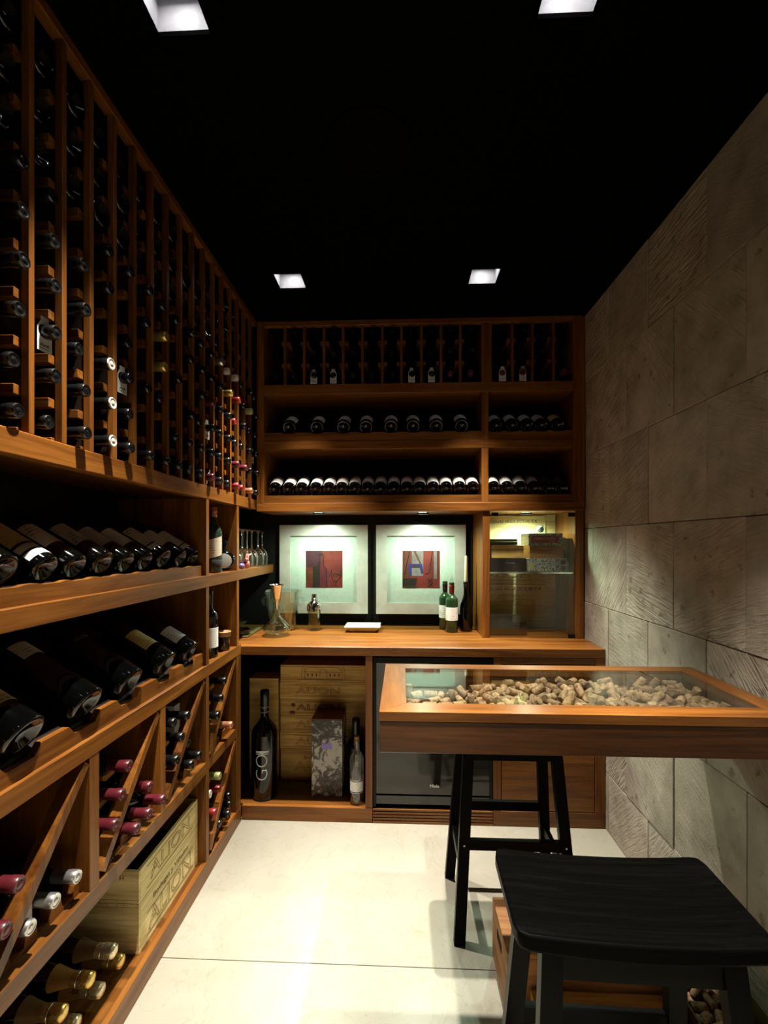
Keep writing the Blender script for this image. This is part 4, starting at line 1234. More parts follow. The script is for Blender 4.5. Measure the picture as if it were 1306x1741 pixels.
TABLE_CORKS = [(288,1399,917,-95,33,0),(153,1238,917,-77,64,0),(942,1366,917,19,-98,0),(220,1407,917,99,16,0),(684,1233,917,-95,-30,0),(107,1466,917,-82,-58,0),(714,1511,917,-39,92,0),(817,1519,917,8,-100,0),(894,1361,917,99,-13,0),(431,1349,917,94,35,0),(617,1526,917,-74,68,0),(269,1473,917,100,-4,0),(712,1279,917,-87,-49,0),(218,1513,917,-100,1,0),(454,1280,917,-7,-100,0),(90,1423,917,100,3,0),(877,1529,917,-93,-37,0),(285,1437,917,-76,65,0),(623,1269,917,22,-98,0),(939,1484,917,32,95,0),(645,1418,917,99,-13,0),(565,1353,917,-67,-74,0),(904,1408,917,92,-39,0),(577,1252,917,-26,97,0),(629,1395,917,99,-12,0),(616,1227,925,-92,0,40),(337,1345,917,28,-96,0),(379,1344,917,32,-95,0),(946,1504,942,0,-100,0),(500,1392,917,-43,90,0),(673,1327,927,-81,26,-53),(465,1513,917,-100,9,0),(856,1377,917,-18,98,0),(48,1522,917,-81,-58,0),(757,1411,917,-78,63,0),(409,1451,917,-97,-25,0),(488,1361,927,0,0,100),(868,1491,917,-70,-71,0),(859,1296,917,98,20,0),(535,1278,917,28,96,0),(634,1358,917,-92,-40,0),(677,1521,917,-26,-96,0),(140,1421,917,-97,-24,0),(571,1536,917,-100,9,0),(324,1473,917,-84,54,0),(367,1389,917,-87,49,0),(856,1414,917,96,27,0),(834,1242,917,52,-85,0),(408,1367,917,92,38,0),(223,1297,927,0,0,100),(177,1296,917,-100,-7,0),(649,1403,942,63,78,0),(299,1335,917,88,-48,0),(247,1351,917,-91,-42,0),(779,1357,928,-68,32,-66),(698,1311,917,-85,-53,0),(522,1528,917,1,-100,0),(841,1499,927,-17,-83,53),(326,1389,917,58,82,0),(811,1468,917,-97,-24,0),(25,1538,927,0,0,100),(139,1285,927,0,0,100),(140,1456,917,71,70,0),(790,1500,917,14,99,0),(738,1361,917,55,-84,0),(875,1262,917,49,-87,0),(309,1301,917,-100,-7,0),(402,1312,917,-61,-79,0),(97,1293,917,-92,38,0),(231,1464,917,-58,82,0),(496,1271,917,100,-5,0),(753,1502,917,73,-69,0),(259,1317,917,99,11,0),(281,1426,940,56,-83,-6),(455,1460,927,-84,-6,-54),(125,1339,917,-43,-90,0),(365,1459,917,-19,98,0),(569,1402,917,-33,94,0),(595,1537,942,-100,2,0),(903,1383,924,-90,23,-38),(653,1487,917,46,-89,0),(241,1250,939,-95,12,-30),(305,1538,917,100,0,0),(171,1266,917,-97,26,0),(600,1426,917,-98,22,0),(530,1320,917,-67,-74,0),(701,1375,917,40,-92,0),(880,1462,930,60,23,77),(729,1475,917,-100,-3,0),(767,1312,917,75,-66,0),(443,1227,927,0,0,-100),(690,1410,929,-64,34,-69),(258,1507,924,65,67,-36),(212,1333,917,12,-99,0),(668,1380,917,16,-99,0),(684,1444,917,-76,65,0),(305,1358,929,-17,-6,98),(307,1446,930,14,37,-92),(550,1477,917,71,71,0),(308,1264,920,-48,-87,13),(271,1290,927,-35,-78,-52),(734,1268,930,51,-23,-83),(360,1538,917,100,0,0),(238,1538,917,100,0,0),(686,1349,927,-1,3,100),(337,1500,917,93,-36,0),(27,1400,917,-10,100,0),(482,1294,927,77,28,-57),(744,1300,917,-75,66,0),(167,1479,927,0,0,100),(310,1227,917,-100,0,0),(721,1408,917,-31,95,0),(899,1452,917,-27,-96,0),(910,1538,927,0,0,-100),(220,1232,917,97,24,0),(552,1441,917,100,9,0),(348,1377,931,57,-66,-50),(783,1525,940,-37,-89,27),(626,1321,917,-88,-48,0),(246,1378,917,92,38,0),(426,1304,917,61,79,0),(430,1267,925,16,88,44),(717,1247,933,42,-74,52),(849,1321,917,100,9,0),(676,1272,917,-28,96,0),(338,1431,917,-79,62,0),(281,1365,929,-33,-59,74),(186,1433,917,-93,-36,0),(111,1227,917,100,-1,0),(616,1458,917,-26,-96,0),(767,1454,917,-87,-49,0),(577,1499,917,68,-73,0),(188,1340,927,52,-64,57),(255,1416,926,3,88,-48),(907,1335,925,84,-36,-41),(508,1347,930,-23,-27,-93),(719,1371,942,-92,39,0),(150,1366,917,-81,59,0),(315,1417,927,0,0,100),(457,1483,917,94,-33,0),(159,1329,917,-91,42,0),(206,1259,927,-9,-84,54),(223,1433,927,0,0,-100),(900,1312,917,-83,56,0),(740,1415,940,81,-59,1),(193,1473,917,15,-99,0),(205,1498,936,-54,68,49),(793,1396,917,-30,-95,0),(409,1416,917,-25,97,0),(458,1498,937,-97,21,11),(735,1227,917,-100,0,0),(833,1354,917,9,-100,0),(453,1326,927,0,0,100),(354,1228,917,100,-5,0),(876,1526,942,17,-99,0),(425,1538,927,0,0,-100),(806,1339,917,3,-100,0),(888,1281,930,-60,6,80),(538,1367,925,-75,-50,43),(479,1536,917,100,-9,0),(517,1446,917,10,-99,0),(714,1441,934,38,73,-57),(551,1310,928,-78,-3,62),(566,1227,936,90,0,43),(847,1457,929,-47,-57,-67),(242,1267,917,56,-83,0),(179,1240,937,-46,87,15),(819,1514,942,98,-4,21),(628,1238,944,-93,24,29),(498,1321,928,-75,19,-64),(393,1274,927,-80,-24,-56),(811,1292,917,-60,-80,0),(658,1356,939,70,67,23),(38,1446,917,-94,34,0),(694,1502,929,0,-67,-74),(645,1290,917,26,-97,0),(764,1381,933,-89,18,-42),(525,1538,942,96,0,-28),(508,1508,937,-85,0,-52),(389,1234,930,39,37,-84),(737,1538,930,-44,0,90),(640,1538,946,63,0,78),(863,1230,936,95,-15,-28),(411,1489,917,-18,98,0),(525,1237,927,-64,-54,-54),(463,1265,940,58,-69,-44),(830,1389,930,-24,21,-95),(919,1254,917,98,20,0),(694,1240,941,13,-99,6),(853,1493,954,6,88,-47),(275,1239,929,5,72,-69),(806,1488,944,-14,56,82),(526,1280,950,22,-6,-97),(401,1533,927,0,0,-100),(355,1308,917,92,38,0),(466,1347,930,32,-25,-91),(479,1239,917,-94,-33,0),(622,1441,942,-72,69,9),(826,1287,936,-2,-90,-43),(380,1515,930,-13,39,91),(410,1230,944,-40,-15,90),(354,1257,923,-86,40,-31),(714,1402,953,-62,39,68),(599,1266,920,23,-97,12),(477,1446,917,59,81,0),(907,1498,917,59,81,0),(493,1240,941,27,95,13),(728,1336,928,-59,55,-59),(643,1460,944,47,36,-81),(931,1231,917,-98,-21,0),(298,1467,940,89,45,6),(443,1420,917,66,-75,0),(788,1317,935,30,-80,52),(388,1468,930,2,-32,95),(491,1338,956,59,32,74),(484,1297,955,30,78,-55),(650,1441,925,85,-34,40),(660,1533,932,64,24,73),(588,1452,929,-11,-71,70),(519,1249,966,-14,-60,-78),(792,1228,917,100,3,0),(631,1300,940,-17,98,10),(944,1538,927,0,0,100),(934,1283,917,97,26,0),(876,1484,950,21,-21,95),(610,1512,936,-89,3,-45),(291,1507,927,1,85,52),(438,1388,925,29,-86,-43),(589,1276,942,-75,-66,-3),(933,1236,941,-86,51,-3),(756,1488,941,-98,-17,-7),(324,1367,948,-44,84,32),(171,1524,917,74,67,0),(589,1316,921,48,-86,20),(430,1467,941,-79,-62,3),(525,1317,950,10,98,18),(474,1245,956,-53,-74,-42),(548,1259,941,-57,-13,81),(373,1421,929,-39,59,70),(678,1382,950,-52,72,-46),(593,1395,932,19,79,-59),(532,1484,934,21,-77,60),(660,1251,930,30,10,95),(629,1262,941,93,-23,-27),(625,1491,928,-75,20,-63),(897,1227,929,28,0,96),(391,1424,947,21,89,-41),(826,1448,942,-66,75,-3),(732,1510,942,-89,-46,0),(779,1420,930,-14,79,-60),(501,1425,934,56,-41,72),(552,1380,944,-85,-21,48),(400,1380,938,-30,92,-26),(912,1484,939,-76,24,61),(419,1341,941,71,71,4),(609,1373,925,90,16,40),(708,1336,943,-26,-96,-6),(798,1442,930,23,-27,-94),(582,1504,948,91,-28,32),(946,1309,929,-1,25,-97),(365,1526,960,69,70,-20),(804,1384,938,35,94,-3),(573,1327,941,1,100,-7),(827,1412,939,-67,21,-71),(752,1227,947,90,0,-44),(600,1347,927,0,0,-100),(29,1316,917,16,-99,0),(53,1239,917,-88,-48,0),(922,1423,930,11,-62,78),(414,1415,946,19,89,-42),(300,1538,942,100,-1,-1),(789,1251,928,-63,-50,60),(524,1400,917,-44,90,0),(365,1327,940,66,-74,13),(500,1272,952,1,13,-99),(664,1315,948,77,-45,46),(585,1474,956,-20,70,68),(614,1397,944,-13,-88,46),(668,1466,963,-73,-41,55),(375,1489,938,-97,-20,14),(53,1385,917,-9,100,0),(763,1327,941,-14,99,-9),(359,1445,956,78,47,-41),(910,1276,941,22,98,2),(49,1285,917,-88,-47,0),(611,1478,943,-76,23,-61),(934,1355,942,-69,-1,-72),(547,1417,935,5,-95,-29),(477,1383,928,-72,-22,-65),(832,1538,936,73,0,-68),(348,1283,931,-84,5,54),(411,1255,945,100,-1,9),(946,1461,953,0,-46,89),(753,1462,937,96,24,16),(348,1415,941,-64,77,1),(771,1266,917,-30,-95,0),(623,1335,948,4,39,-92),(704,1272,967,-4,-10,99),(690,1527,968,-69,59,-41),(367,1364,945,89,27,-36),(886,1319,942,90,-45,1),(549,1343,943,8,98,15),(280,1488,945,-66,27,-70),(554,1238,955,80,58,12),(861,1352,942,-96,3,-27),(433,1375,945,-68,67,28),(508,1483,945,-6,53,85),(391,1346,950,41,14,90),(911,1513,950,85,8,-53),(341,1456,941,-72,-69,2),(343,1519,932,96,-19,-21),(940,1329,949,-27,14,-95),(240,1330,939,-82,-57,3),(744,1251,944,-61,13,78),(638,1354,956,49,-69,54),(254,1526,940,93,36,-5),(692,1460,934,-13,-73,67),(551,1538,961,-84,0,54),(750,1278,949,-24,-28,93),(879,1443,961,96,23,-15),(678,1288,941,95,21,-22),(857,1537,959,68,-1,73),(405,1508,954,-81,-40,42),(554,1458,954,8,90,44),(464,1401,940,-74,-54,41),(946,1394,939,0,89,-45),(524,1396,945,-73,-42,-54),(458,1525,939,94,-33,9),(488,1448,942,-64,-76,14),(574,1282,962,50,85,-17),(946,1436,917,0,100,0),(699,1240,965,-62,78,6),(563,1286,927,0,0,-100),(737,1382,960,96,3,-29),(565,1472,937,9,89,44),(923,1383,956,26,96,-11),(470,1480,954,86,-42,-30),(672,1501,946,-4,-79,-61),(869,1385,937,9,98,-18),(871,1434,939,68,-72,15),(412,1484,950,62,41,-66),(724,1300,939,96,19,21),(450,1419,952,92,13,37),(790,1279,942,93,38,0),(828,1227,947,48,0,88),(544,1514,945,52,-5,-85),(930,1447,937,-74,55,-38),(596,1256,957,-30,-79,-54),(819,1331,942,93,36,2),(873,1259,954,-58,77,26),(850,1273,935,-3,-93,-36),(483,1538,955,-94,0,34),(810,1535,962,-68,6,-73),(907,1468,961,35,-40,-85),(607,1308,952,53,-74,41),(716,1466,949,-13,-87,48),(805,1246,946,25,94,-23),(662,1227,955,-81,0,59),(630,1249,967,93,12,-36),(512,1442,952,74,26,-62),(810,1425,952,-77,-28,-57),(426,1464,966,-84,-54,3),(818,1358,948,48,4,-87),(451,1443,946,-59,-32,-74),(833,1264,951,8,91,40),(764,1538,930,44,0,-90),(703,1538,948,59,-1,81),(437,1308,946,45,-51,-73),(900,1411,948,-24,-89,-40),(650,1493,954,-7,93,37),(946,1263,945,0,-69,72),(550,1299,963,18,92,-35),(742,1433,959,-12,84,-53),(652,1281,967,53,1,85),(484,1510,962,-52,12,85),(572,1441,964,18,-71,-68),(440,1436,968,-78,6,-62),(762,1247,961,-32,-75,57),(602,1355,961,38,93,0),(679,1277,964,48,87,10),(869,1295,963,-89,-40,21),(716,1308,960,-48,-87,7),(909,1537,961,-100,6,0),(454,1371,965,-82,-56,11),(101,1528,917,-99,16,0),(400,1301,942,-96,-28,-4),(507,1401,962,66,63,41),(782,1474,960,93,-32,-18),(337,1493,942,43,68,60),(911,1331,956,-38,-72,59),(850,1379,958,-63,-78,-1),(763,1427,947,-32,64,-70),(895,1358,951,20,76,-62),(785,1289,964,94,-29,17),(578,1362,952,6,3,100),(133,1510,917,-16,-99,0),(453,1329,961,-48,88,0),(578,1409,945,17,77,-61),(175,1402,917,-96,-29,0),(520,1380,963,46,57,68),(675,1432,950,-38,64,67),(534,1448,965,-23,97,7),(749,1321,961,19,-97,13),(694,1490,953,4,67,74),(369,1281,948,51,-85,-12),(580,1525,967,-64,-77,7),(848,1315,951,1,-12,99),(614,1509,966,-11,99,-1)]
BIN_CORKS = [(917,1298,24,99,12,0),(978,932,34,0,0,-100),(926,943,24,7,-100,0),(876,964,24,18,-98,0),(865,1059,24,91,-42,0),(837,949,24,0,100,0),(976,1334,24,-7,100,0),(884,1147,24,-98,-17,0),(954,1087,24,16,-99,0),(825,1082,24,95,-30,0),(851,1114,24,95,31,0),(892,1224,24,66,-75,0),(891,1271,24,56,-83,0),(905,932,36,-64,0,-77),(855,1289,24,-82,-58,0),(871,1170,24,98,17,0),(968,1408,24,100,0,0),(867,1198,24,100,-4,0),(896,1108,24,-84,-54,0),(849,1253,24,78,63,0),(968,1192,24,41,91,0),(957,1159,24,-90,43,0),(823,1164,24,100,-5,0),(965,1233,24,-79,-62,0),(812,1314,24,0,-100,0),(873,1372,24,-11,99,0),(887,1074,35,69,33,-65),(926,1408,37,42,0,91),(829,1140,24,-100,5,0),(926,1238,24,25,-97,0),(918,1276,35,-83,10,54),(918,1096,35,81,9,-58),(812,1202,34,0,0,-100),(978,1115,24,0,100,0),(885,1375,45,33,-94,-11),(895,1395,24,22,-98,0),(850,1331,24,-78,-62,0),(851,1384,37,-37,1,-93),(920,1147,24,26,-97,0),(895,979,37,43,-10,-90),(871,1284,47,33,-93,-14),(830,1142,48,-61,-79,2),(951,944,36,11,-70,70),(872,998,24,99,17,0),(859,1138,48,66,74,10),(825,1223,24,82,-57,0),(855,1408,34,0,0,100),(894,1126,45,87,47,-15),(978,1371,34,0,0,100),(815,1041,24,12,99,0),(936,1354,24,-100,2,0),(812,1390,24,0,-100,0),(929,1061,24,77,-64,0),(823,1286,47,-58,-65,48),(839,1193,46,-19,94,28),(972,966,24,-22,97,0),(910,1011,24,14,99,0),(860,1232,38,-8,87,49),(934,989,24,-27,-96,0),(867,1092,44,-73,-14,-67),(931,1196,24,-94,34,0),(967,1348,48,-99,11,-1),(900,1228,48,90,8,-42),(948,1133,34,18,-82,-54),(925,1162,48,51,85,-8),(824,1054,48,97,-7,-23),(978,1271,49,0,-100,0),(915,1320,36,3,-64,77),(928,1257,49,98,22,1),(978,1286,24,0,-100,0),(911,1397,57,72,-64,27),(961,1005,34,28,77,-58),(972,955,61,-20,-52,83),(823,1184,67,-62,77,16),(885,1166,50,-70,71,-10),(812,982,24,0,100,0),(889,1339,34,0,0,100),(978,1061,37,0,-37,-93),(812,1150,64,0,-79,61),(966,1233,49,75,-66,-4),(823,1030,50,99,2,14),(855,943,41,-10,-99,10),(951,1268,24,-11,-99,0),(953,1325,36,-74,24,-63),(862,1123,71,-13,68,72),(875,1319,36,-66,49,57),(813,1253,78,1,-26,-97),(900,957,50,-52,4,85),(911,1192,46,-50,-78,-38),(968,1178,52,52,-54,-66),(818,986,68,-31,64,-70),(847,1019,31,93,-9,37),(862,1171,71,-46,86,-22),(945,1202,48,-50,-87,1),(829,1265,36,71,-15,69),(835,1090,49,33,94,0),(829,1396,42,-16,-98,14),(847,1292,65,-16,-80,-58),(922,1236,63,-92,6,39),(876,941,54,72,-34,-61),(963,1408,57,-89,0,45),(850,1359,37,-31,1,-95),(824,942,48,-47,52,-71),(888,1251,56,29,20,-94),(825,1239,47,78,-61,17),(842,1156,82,-30,-80,-52),(951,1034,35,68,73,-1),(974,1125,58,-5,0,100),(919,1073,49,92,26,-31),(949,962,52,-16,-73,67),(815,1070,71,-11,91,-41),(911,1046,33,83,-26,50),(850,1065,64,87,-1,-50),(877,1340,68,-100,5,0),(893,1203,60,56,63,54),(941,1292,49,70,57,-43),(882,1022,37,34,34,-88),(959,1037,60,56,83,-4),(849,986,47,-94,32,-7),(928,1209,79,-80,50,32),(837,958,67,0,58,-81),(830,1121,78,-34,27,90),(951,1305,68,92,-28,-28),(896,1134,69,83,-55,-12),(901,1382,76,63,13,76),(932,1006,51,-74,10,-66),(919,1372,42,22,80,-56),(856,1219,64,79,-22,-57),(861,1038,51,-25,-53,81),(964,1090,49,55,83,0),(830,1012,68,-90,37,24),(815,1332,57,-14,86,50),(813,1107,38,2,52,-86),(903,1041,57,-73,-51,-45),(863,1086,71,-82,35,-46),(825,1350,40,58,-72,-38),(956,1382,67,18,57,80),(936,1089,67,-86,41,-31),(972,1296,90,31,-94,13),(837,1259,71,-44,88,17),(923,1408,76,91,0,-41),(898,1012,69,-51,-13,85),(978,1165,70,0,80,60),(862,1229,88,55,42,-72),(875,995,66,82,-47,32),(842,1408,68,98,0,20),(978,1408,91,0,0,100),(978,1015,50,0,92,-39),(929,1119,58,3,1,100),(858,1056,87,29,76,58),(812,962,61,0,-63,78),(842,1202,89,98,-16,-10),(822,1170,92,-28,-96,3),(871,1270,69,-84,-53,-9),(951,1153,69,64,-32,70),(974,1010,79,20,92,-33),(912,1349,78,-12,99,-7),(929,1161,80,67,68,31),(862,1285,86,-83,-55,-7),(957,975,71,-31,-66,68),(852,1185,106,82,-45,-36),(978,1213,75,0,-98,20),(857,966,79,23,-88,43),(963,1103,72,-85,41,-33),(917,1263,72,-91,34,-25),(924,960,58,-15,-68,72),(827,1330,82,-5,-86,-51),(888,1105,70,-68,3,74),(920,1009,86,66,-4,-75),(887,1306,58,44,-54,-72),(937,1362,75,-21,98,7),(841,1374,70,62,60,51),(840,1329,58,13,-90,-43),(878,1260,91,95,31,0),(949,1278,71,64,-12,-76),(812,1293,74,0,64,-76),(965,1338,72,-53,-84,-14),(923,1334,55,94,-34,7),(812,1102,94,0,-36,-93),(924,1034,82,-99,-10,2),(879,1038,81,59,76,-30),(846,1004,89,49,87,-1),(913,1301,71,-31,-94,-15),(923,986,67,-92,18,-34),(900,1178,69,98,4,-18),(937,1059,61,48,-30,-82),(963,1250,75,-63,-77,12),(966,1057,83,70,-65,29),(881,967,88,43,-88,-21),(812,1375,74,0,92,-40)]
corks(TABLE_CORKS, 255, 'loose wine cork in the pile under the glass table top', 'corks under the glass table top', 'lower layer of loose wine corks filling the table tray')

# ================================================================== black saddle stools
def seat_mesh():
    hx, hy, th, nx, ny = 0.232, 0.118, 0.034, 20, 8
    vs, fs = [], []
    def pt(i, j, top):
        u, v = -1 + 2 * i / nx, -1 + 2 * j / ny
        x, y = u * hx, v * hy
        # rounded plan corners
        cr = 0.020
        ax, ay = abs(x) - (hx - cr), abs(y) - (hy - cr)
        if ax > 0 and ay > 0:
            k = max(ax, ay) / math.hypot(ax, ay)
            x = math.copysign(hx - cr + ax * k, x)
            y = math.copysign(hy - cr + ay * k, y)
        dip = 0.011 * (abs(u) ** 2.2)
        return (x, y, dip + (0 if top else -th + 0.004 * abs(u)))
    for top in (1, 0):
        for i in range(nx + 1):
            for j in range(ny + 1):
                vs.append(pt(i, j, top))
    n = (nx + 1) * (ny + 1)
    for i in range(nx):
        for j in range(ny):
            a = i * (ny + 1) + j
            fs.append((a, a + ny + 1, a + ny + 2, a + 1))
            fs.append((n + a, n + a + 1, n + a + ny + 2, n + a + ny + 1))
    ring = [i * (ny + 1) for i in range(nx + 1)] + [nx * (ny + 1) + j for j in range(1, ny + 1)] + [i * (ny + 1) + ny for i in range(nx - 1, -1, -1)] + [j for j in range(ny - 1, 0, -1)]
    for a, b in zip(ring, ring[1:] + ring[:1]):
        fs.append((a, b, n + b, n + a))
    return mesh('seat', vs, fs, 'ebony_x', 40)
SEAT = seat_mesh()
def bar_mesh(nm, p, q, a, b, ua, grain):
    """rectangular bar from p to q, sides a (along ua) and b"""
    p, q = Vector(p), Vector(q)
    d = (q - p).normalized()
    u = Vector(ua)
    u = (u - d * u.dot(d)).normalized()
    v = d.cross(u)
    vs = []
    for c in (p, q):
        for s, t in ((-1, -1), (1, -1), (1, 1), (-1, 1)):
            vs.append(c + u * (s * a / 2) + v * (t * b / 2))
    return mesh(nm, vs, [(0, 1, 2, 3), (4, 5, 6, 7), (0, 1, 5, 4), (1, 2, 6, 5), (2, 3, 7, 6), (3, 0, 4, 7)], 'blackwood_' + grain)
SCREW = lathe('screw_cap', [(0, 0.0015), (0.003, 0.0012), (0.0042, 0.0), (0, 0)], 'steel', 10)
def stool(x, y, rot, label):
    t = thing('bar_stool', label, 'stool', (x, y, 0), rot, 'black saddle-seat bar stools')
    H_ = 0.715
    s = put(t, 'seat', SEAT, (0, 0, H_), True)
    bv = s.modifiers.new('round', 'BEVEL')
    bv.width, bv.segments, bv.limit_method, bv.angle_limit = 0.006, 2, 'ANGLE', math.radians(50)
    tops = {}
    def at(sx, sy, z):
        k = 1 - z / 0.690
        return (sx * (0.160 + 0.045 * k), sy * (0.085 + 0.075 * k), z)
    for sx in (-1, 1):
        for sy in (-1, 1):
            lg = put(t, 'leg', bar_mesh('leg', at(sx, sy, 0.690), at(sx, sy, 0.0), 0.040, 0.026, (1, 0, 0), 'z'), (0, 0, 0), True)
            c = put(lg, 'screw_cap', SCREW, at(sx, sy, 0.335), True, (math.radians(90 if sy < 0 else -90), 0, 0))
            c.location.y += sy * 0.0135
    for sy in (-1, 1):
        a, b = Vector(at(-1, sy, 0.335)), Vector(at(1, sy, 0.335))
        put(t, 'stretcher', bar_mesh('stretcher', a + Vector((0.014, 0, 0)), b - Vector((0.014, 0, 0)), 0.018, 0.036, (0, 1, 0), 'x'), (0, 0, 0), True)
        a, b = Vector(at(-1, sy, 0.655)), Vector(at(1, sy, 0.655))
        put(t, 'seat_rail', bar_mesh('seat_rail', a + Vector((0.014, 0, 0)), b - Vector((0.014, 0, 0)), 0.018, 0.052, (0, 1, 0), 'x'), (0, 0, 0), True)
    for sx in (-1, 1):
        a, b = Vector(at(sx, -1, 0.235)), Vector(at(sx, 1, 0.235))
        put(t, 'stretcher', bar_mesh('stretcher', a + Vector((0, 0.012, 0)), b - Vector((0, 0.012, 0)), 0.018, 0.034, (1, 0, 0), 'y'), (0, 0, 0), True)
        a, b = Vector(at(sx, -1, 0.655)), Vector(at(sx, 1, 0.655))
        put(t, 'seat_rail', bar_mesh('seat_rail', a + Vector((0, 0.012, 0)), b - Vector((0, 0.012, 0)), 0.018, 0.052, (1, 0, 0), 'y'), (0, 0, 0), True)
    return t
stool(0.444, 0.925, math.radians(-1.5), 'black wooden saddle stool in the foreground with its seat in full view')
stool(0.412, 1.755, 0.0, 'black wooden stool pushed behind the cork table, only its legs in view')

# ================================================================== framed prints
def picture(x0, x1, z0, z1, label, art):
    yb = YW - 0.002
    t = thing('framed_print', label, 'picture', ((x0 + x1) / 2, yb - 0.012, z0), group='framed prints over the counter')
    w_, d_ = 0.070, 0.022
    cx, cz = (x0 + x1) / 2, (z0 + z1) / 2
    # mitred flat silver frame
    for poly in ([(x0, z0), (x1, z0), (x1 - w_, z0 + w_), (x0 + w_, z0 + w_)], [(x0, z1), (x0 + w_, z1 - w_), (x1 - w_, z1 - w_), (x1, z1)],
                 [(x0, z0), (x0 + w_, z0 + w_), (x0 + w_, z1 - w_), (x0, z1)], [(x1, z0), (x1, z1), (x1 - w_, z1 - w_), (x1 - w_, z0 + w_)]):
        org = (sum(p[0] for p in poly) / 4, yb - d_ / 2, sum(p[1] for p in poly) / 4)
        put(t, 'frame_rail', prism('frame_rail', poly, 'y', yb - d_, yb, 'silver_leaf', org), org)
    board(t, 'mat', x0 + w_ - 0.002, x1 - w_ + 0.002, yb - 0.010, yb, z0 + w_ - 0.002, z1 - w_ + 0.002, 'mat_board', 0)
    board(t, 'glass_pane', x0 + w_, x1 - w_, yb - 0.0170, yb - 0.0150, z0 + w_, z1 - w_, 'pane_glass', 0)
    s = 0.119
    px, pz = cx + 0.003, cz + 0.0
    pr = board(t, 'print', px - s, px + s, yb - 0.0115, yb - 0.010, pz - s, pz + s, 'art_ground', 0)
    lay = [0]
    def shape(nm, pts, mat):
        lay[0] += 1
        yy = yb - 0.0115 - 0.00012 * lay[0]
        poly = [(px + a * s, pz + b * s) for a, b in pts]
        org = (px, yy, pz)
        put(pr, nm, prism(nm, poly, 'y', yy, yb - 0.0115, mat, org), org)
    def line(pts, r, mat='art_black'):
        lay[0] += 1
        yy = yb - 0.0118
        put(pr, 'brush_line', tube('line', [(px + a * s - px, 0, pz + b * s - pz) for a, b in pts], r, mat, 6), (px, yy, pz))
    art(shape, line)
    return t
for nm, c in (('art_ground', (0.26, 0.022, 0.018)), ('art_purple', (0.08, 0.012, 0.030)), ('art_brown', (0.028, 0.007, 0.006)), ('art_orange', (0.21, 0.035, 0.008)), ('art_black', (0.012, 0.005, 0.006)),
              ('art_blue', (0.03, 0.025, 0.20)), ('art_rose', (0.16, 0.012, 0.022)), ('art_pale', (0.30, 0.22, 0.24)), ('art_rust', (0.17, 0.03, 0.014)), ('art_plum', (0.06, 0.014, 0.022))):
    plain(nm, c, 0.6, speckle=0.28, scale=14.0)
def art_bottle(shape, line):
    shape('wash', [(-1, 1), (-0.1, 1), (-0.15, 0.1), (-1, 0.1)], 'art_purple')
    shape('wash', [(-1, 0.0), (-0.55, 0.02), (-0.55, -0.75), (-1, -0.85)], 'art_orange')
    shape('bottle_shadow', [(-0.62, 0.12), (-0.35, 0.2), (-0.28, 0.8), (-0.12, 0.8), (-0.1, -1), (-0.62, -1)], 'art_brown')
    shape('bottle_side', [(-0.2, 0.72), (-0.05, 0.72), (0.0, 0.2), (0.16, 0.0), (0.16, -1), (-0.24, -1)], 'art_rose')
    line([(-0.34, 0.82), (-0.1, 0.84), (-0.04, 0.7), (-0.02, 0.2), (0.13, -0.02), (0.14, -0.98)], 0.0022)
    line([(0.2, 0.0), (0.22, -0.6), (0.18, -0.98)], 0.0018, 'art_blue')
    line([(0.42, 0.0), (0.36, -0.3), (0.48, -0.62), (0.70, -0.66), (0.88, -0.4), (0.95, -0.02)], 0.0022)
    line([(0.44, -0.28), (0.6, -0.22), (0.88, -0.3), (0.66, -0.36), (0.44, -0.28)], 0.0018)
    line([(0.66, -0.66), (0.62, -0.96)], 0.002)
def art_chair(shape, line):
    shape('wash', [(-1, 1), (-0.55, 1), (-0.62, -1), (-1, -1)], 'art_rust')
    shape('light_patch', [(-0.5, 1), (0.12, 1), (0.1, -0.35), (-0.5, -0.35)], 'art_pale')
    shape('light_patch', [(0.68, 1), (0.85, 1), (0.85, -0.5), (0.68, -0.5)], 'art_pale')
    shape('blue_arm', [(-0.7, 0.3), (0.05, 0.3), (0.12, -0.2), (0.0, -0.25), (-0.08, 0.1), (-0.52, 0.08), (-0.5, -0.35), (-0.64, -0.35)], 'art_blue')
    shape('crossbar', [(-0.5, 0.24), (-0.08, 0.24), (-0.08, 0.08), (-0.5, 0.08)], 'art_plum')
    shape('slat', [(-0.42, 1), (-0.3, 1), (0.0, 0.32), (-0.08, 0.3)], 'art_rust')
    shape('dark_foot', [(-1, -0.5), (-0.2, -0.45), (-0.3, -1), (-1, -1)], 'art_brown')
    line([(0.6, 0.98), (0.5, 0.2), (0.42, -0.2), (0.2, -0.24)], 0.0022)
    line([(-0.62, 0.95), (-0.8, 0.2), (-0.9, -0.3)], 0.0026)
    line([(0.34, -0.5), (0.62, -0.72), (0.36, -0.92), (0.62, -0.9), (0.38, -0.7), (0.6, -0.5)], 0.002)
picture(-0.790, -0.218, 0.985, 1.555, 'square silver-framed print of a bottle and a glass on red, left picture', art_bottle)
picture(-0.164, 0.408, 0.985, 1.555, 'square silver-framed abstract print in red and blue, right picture', art_chair)

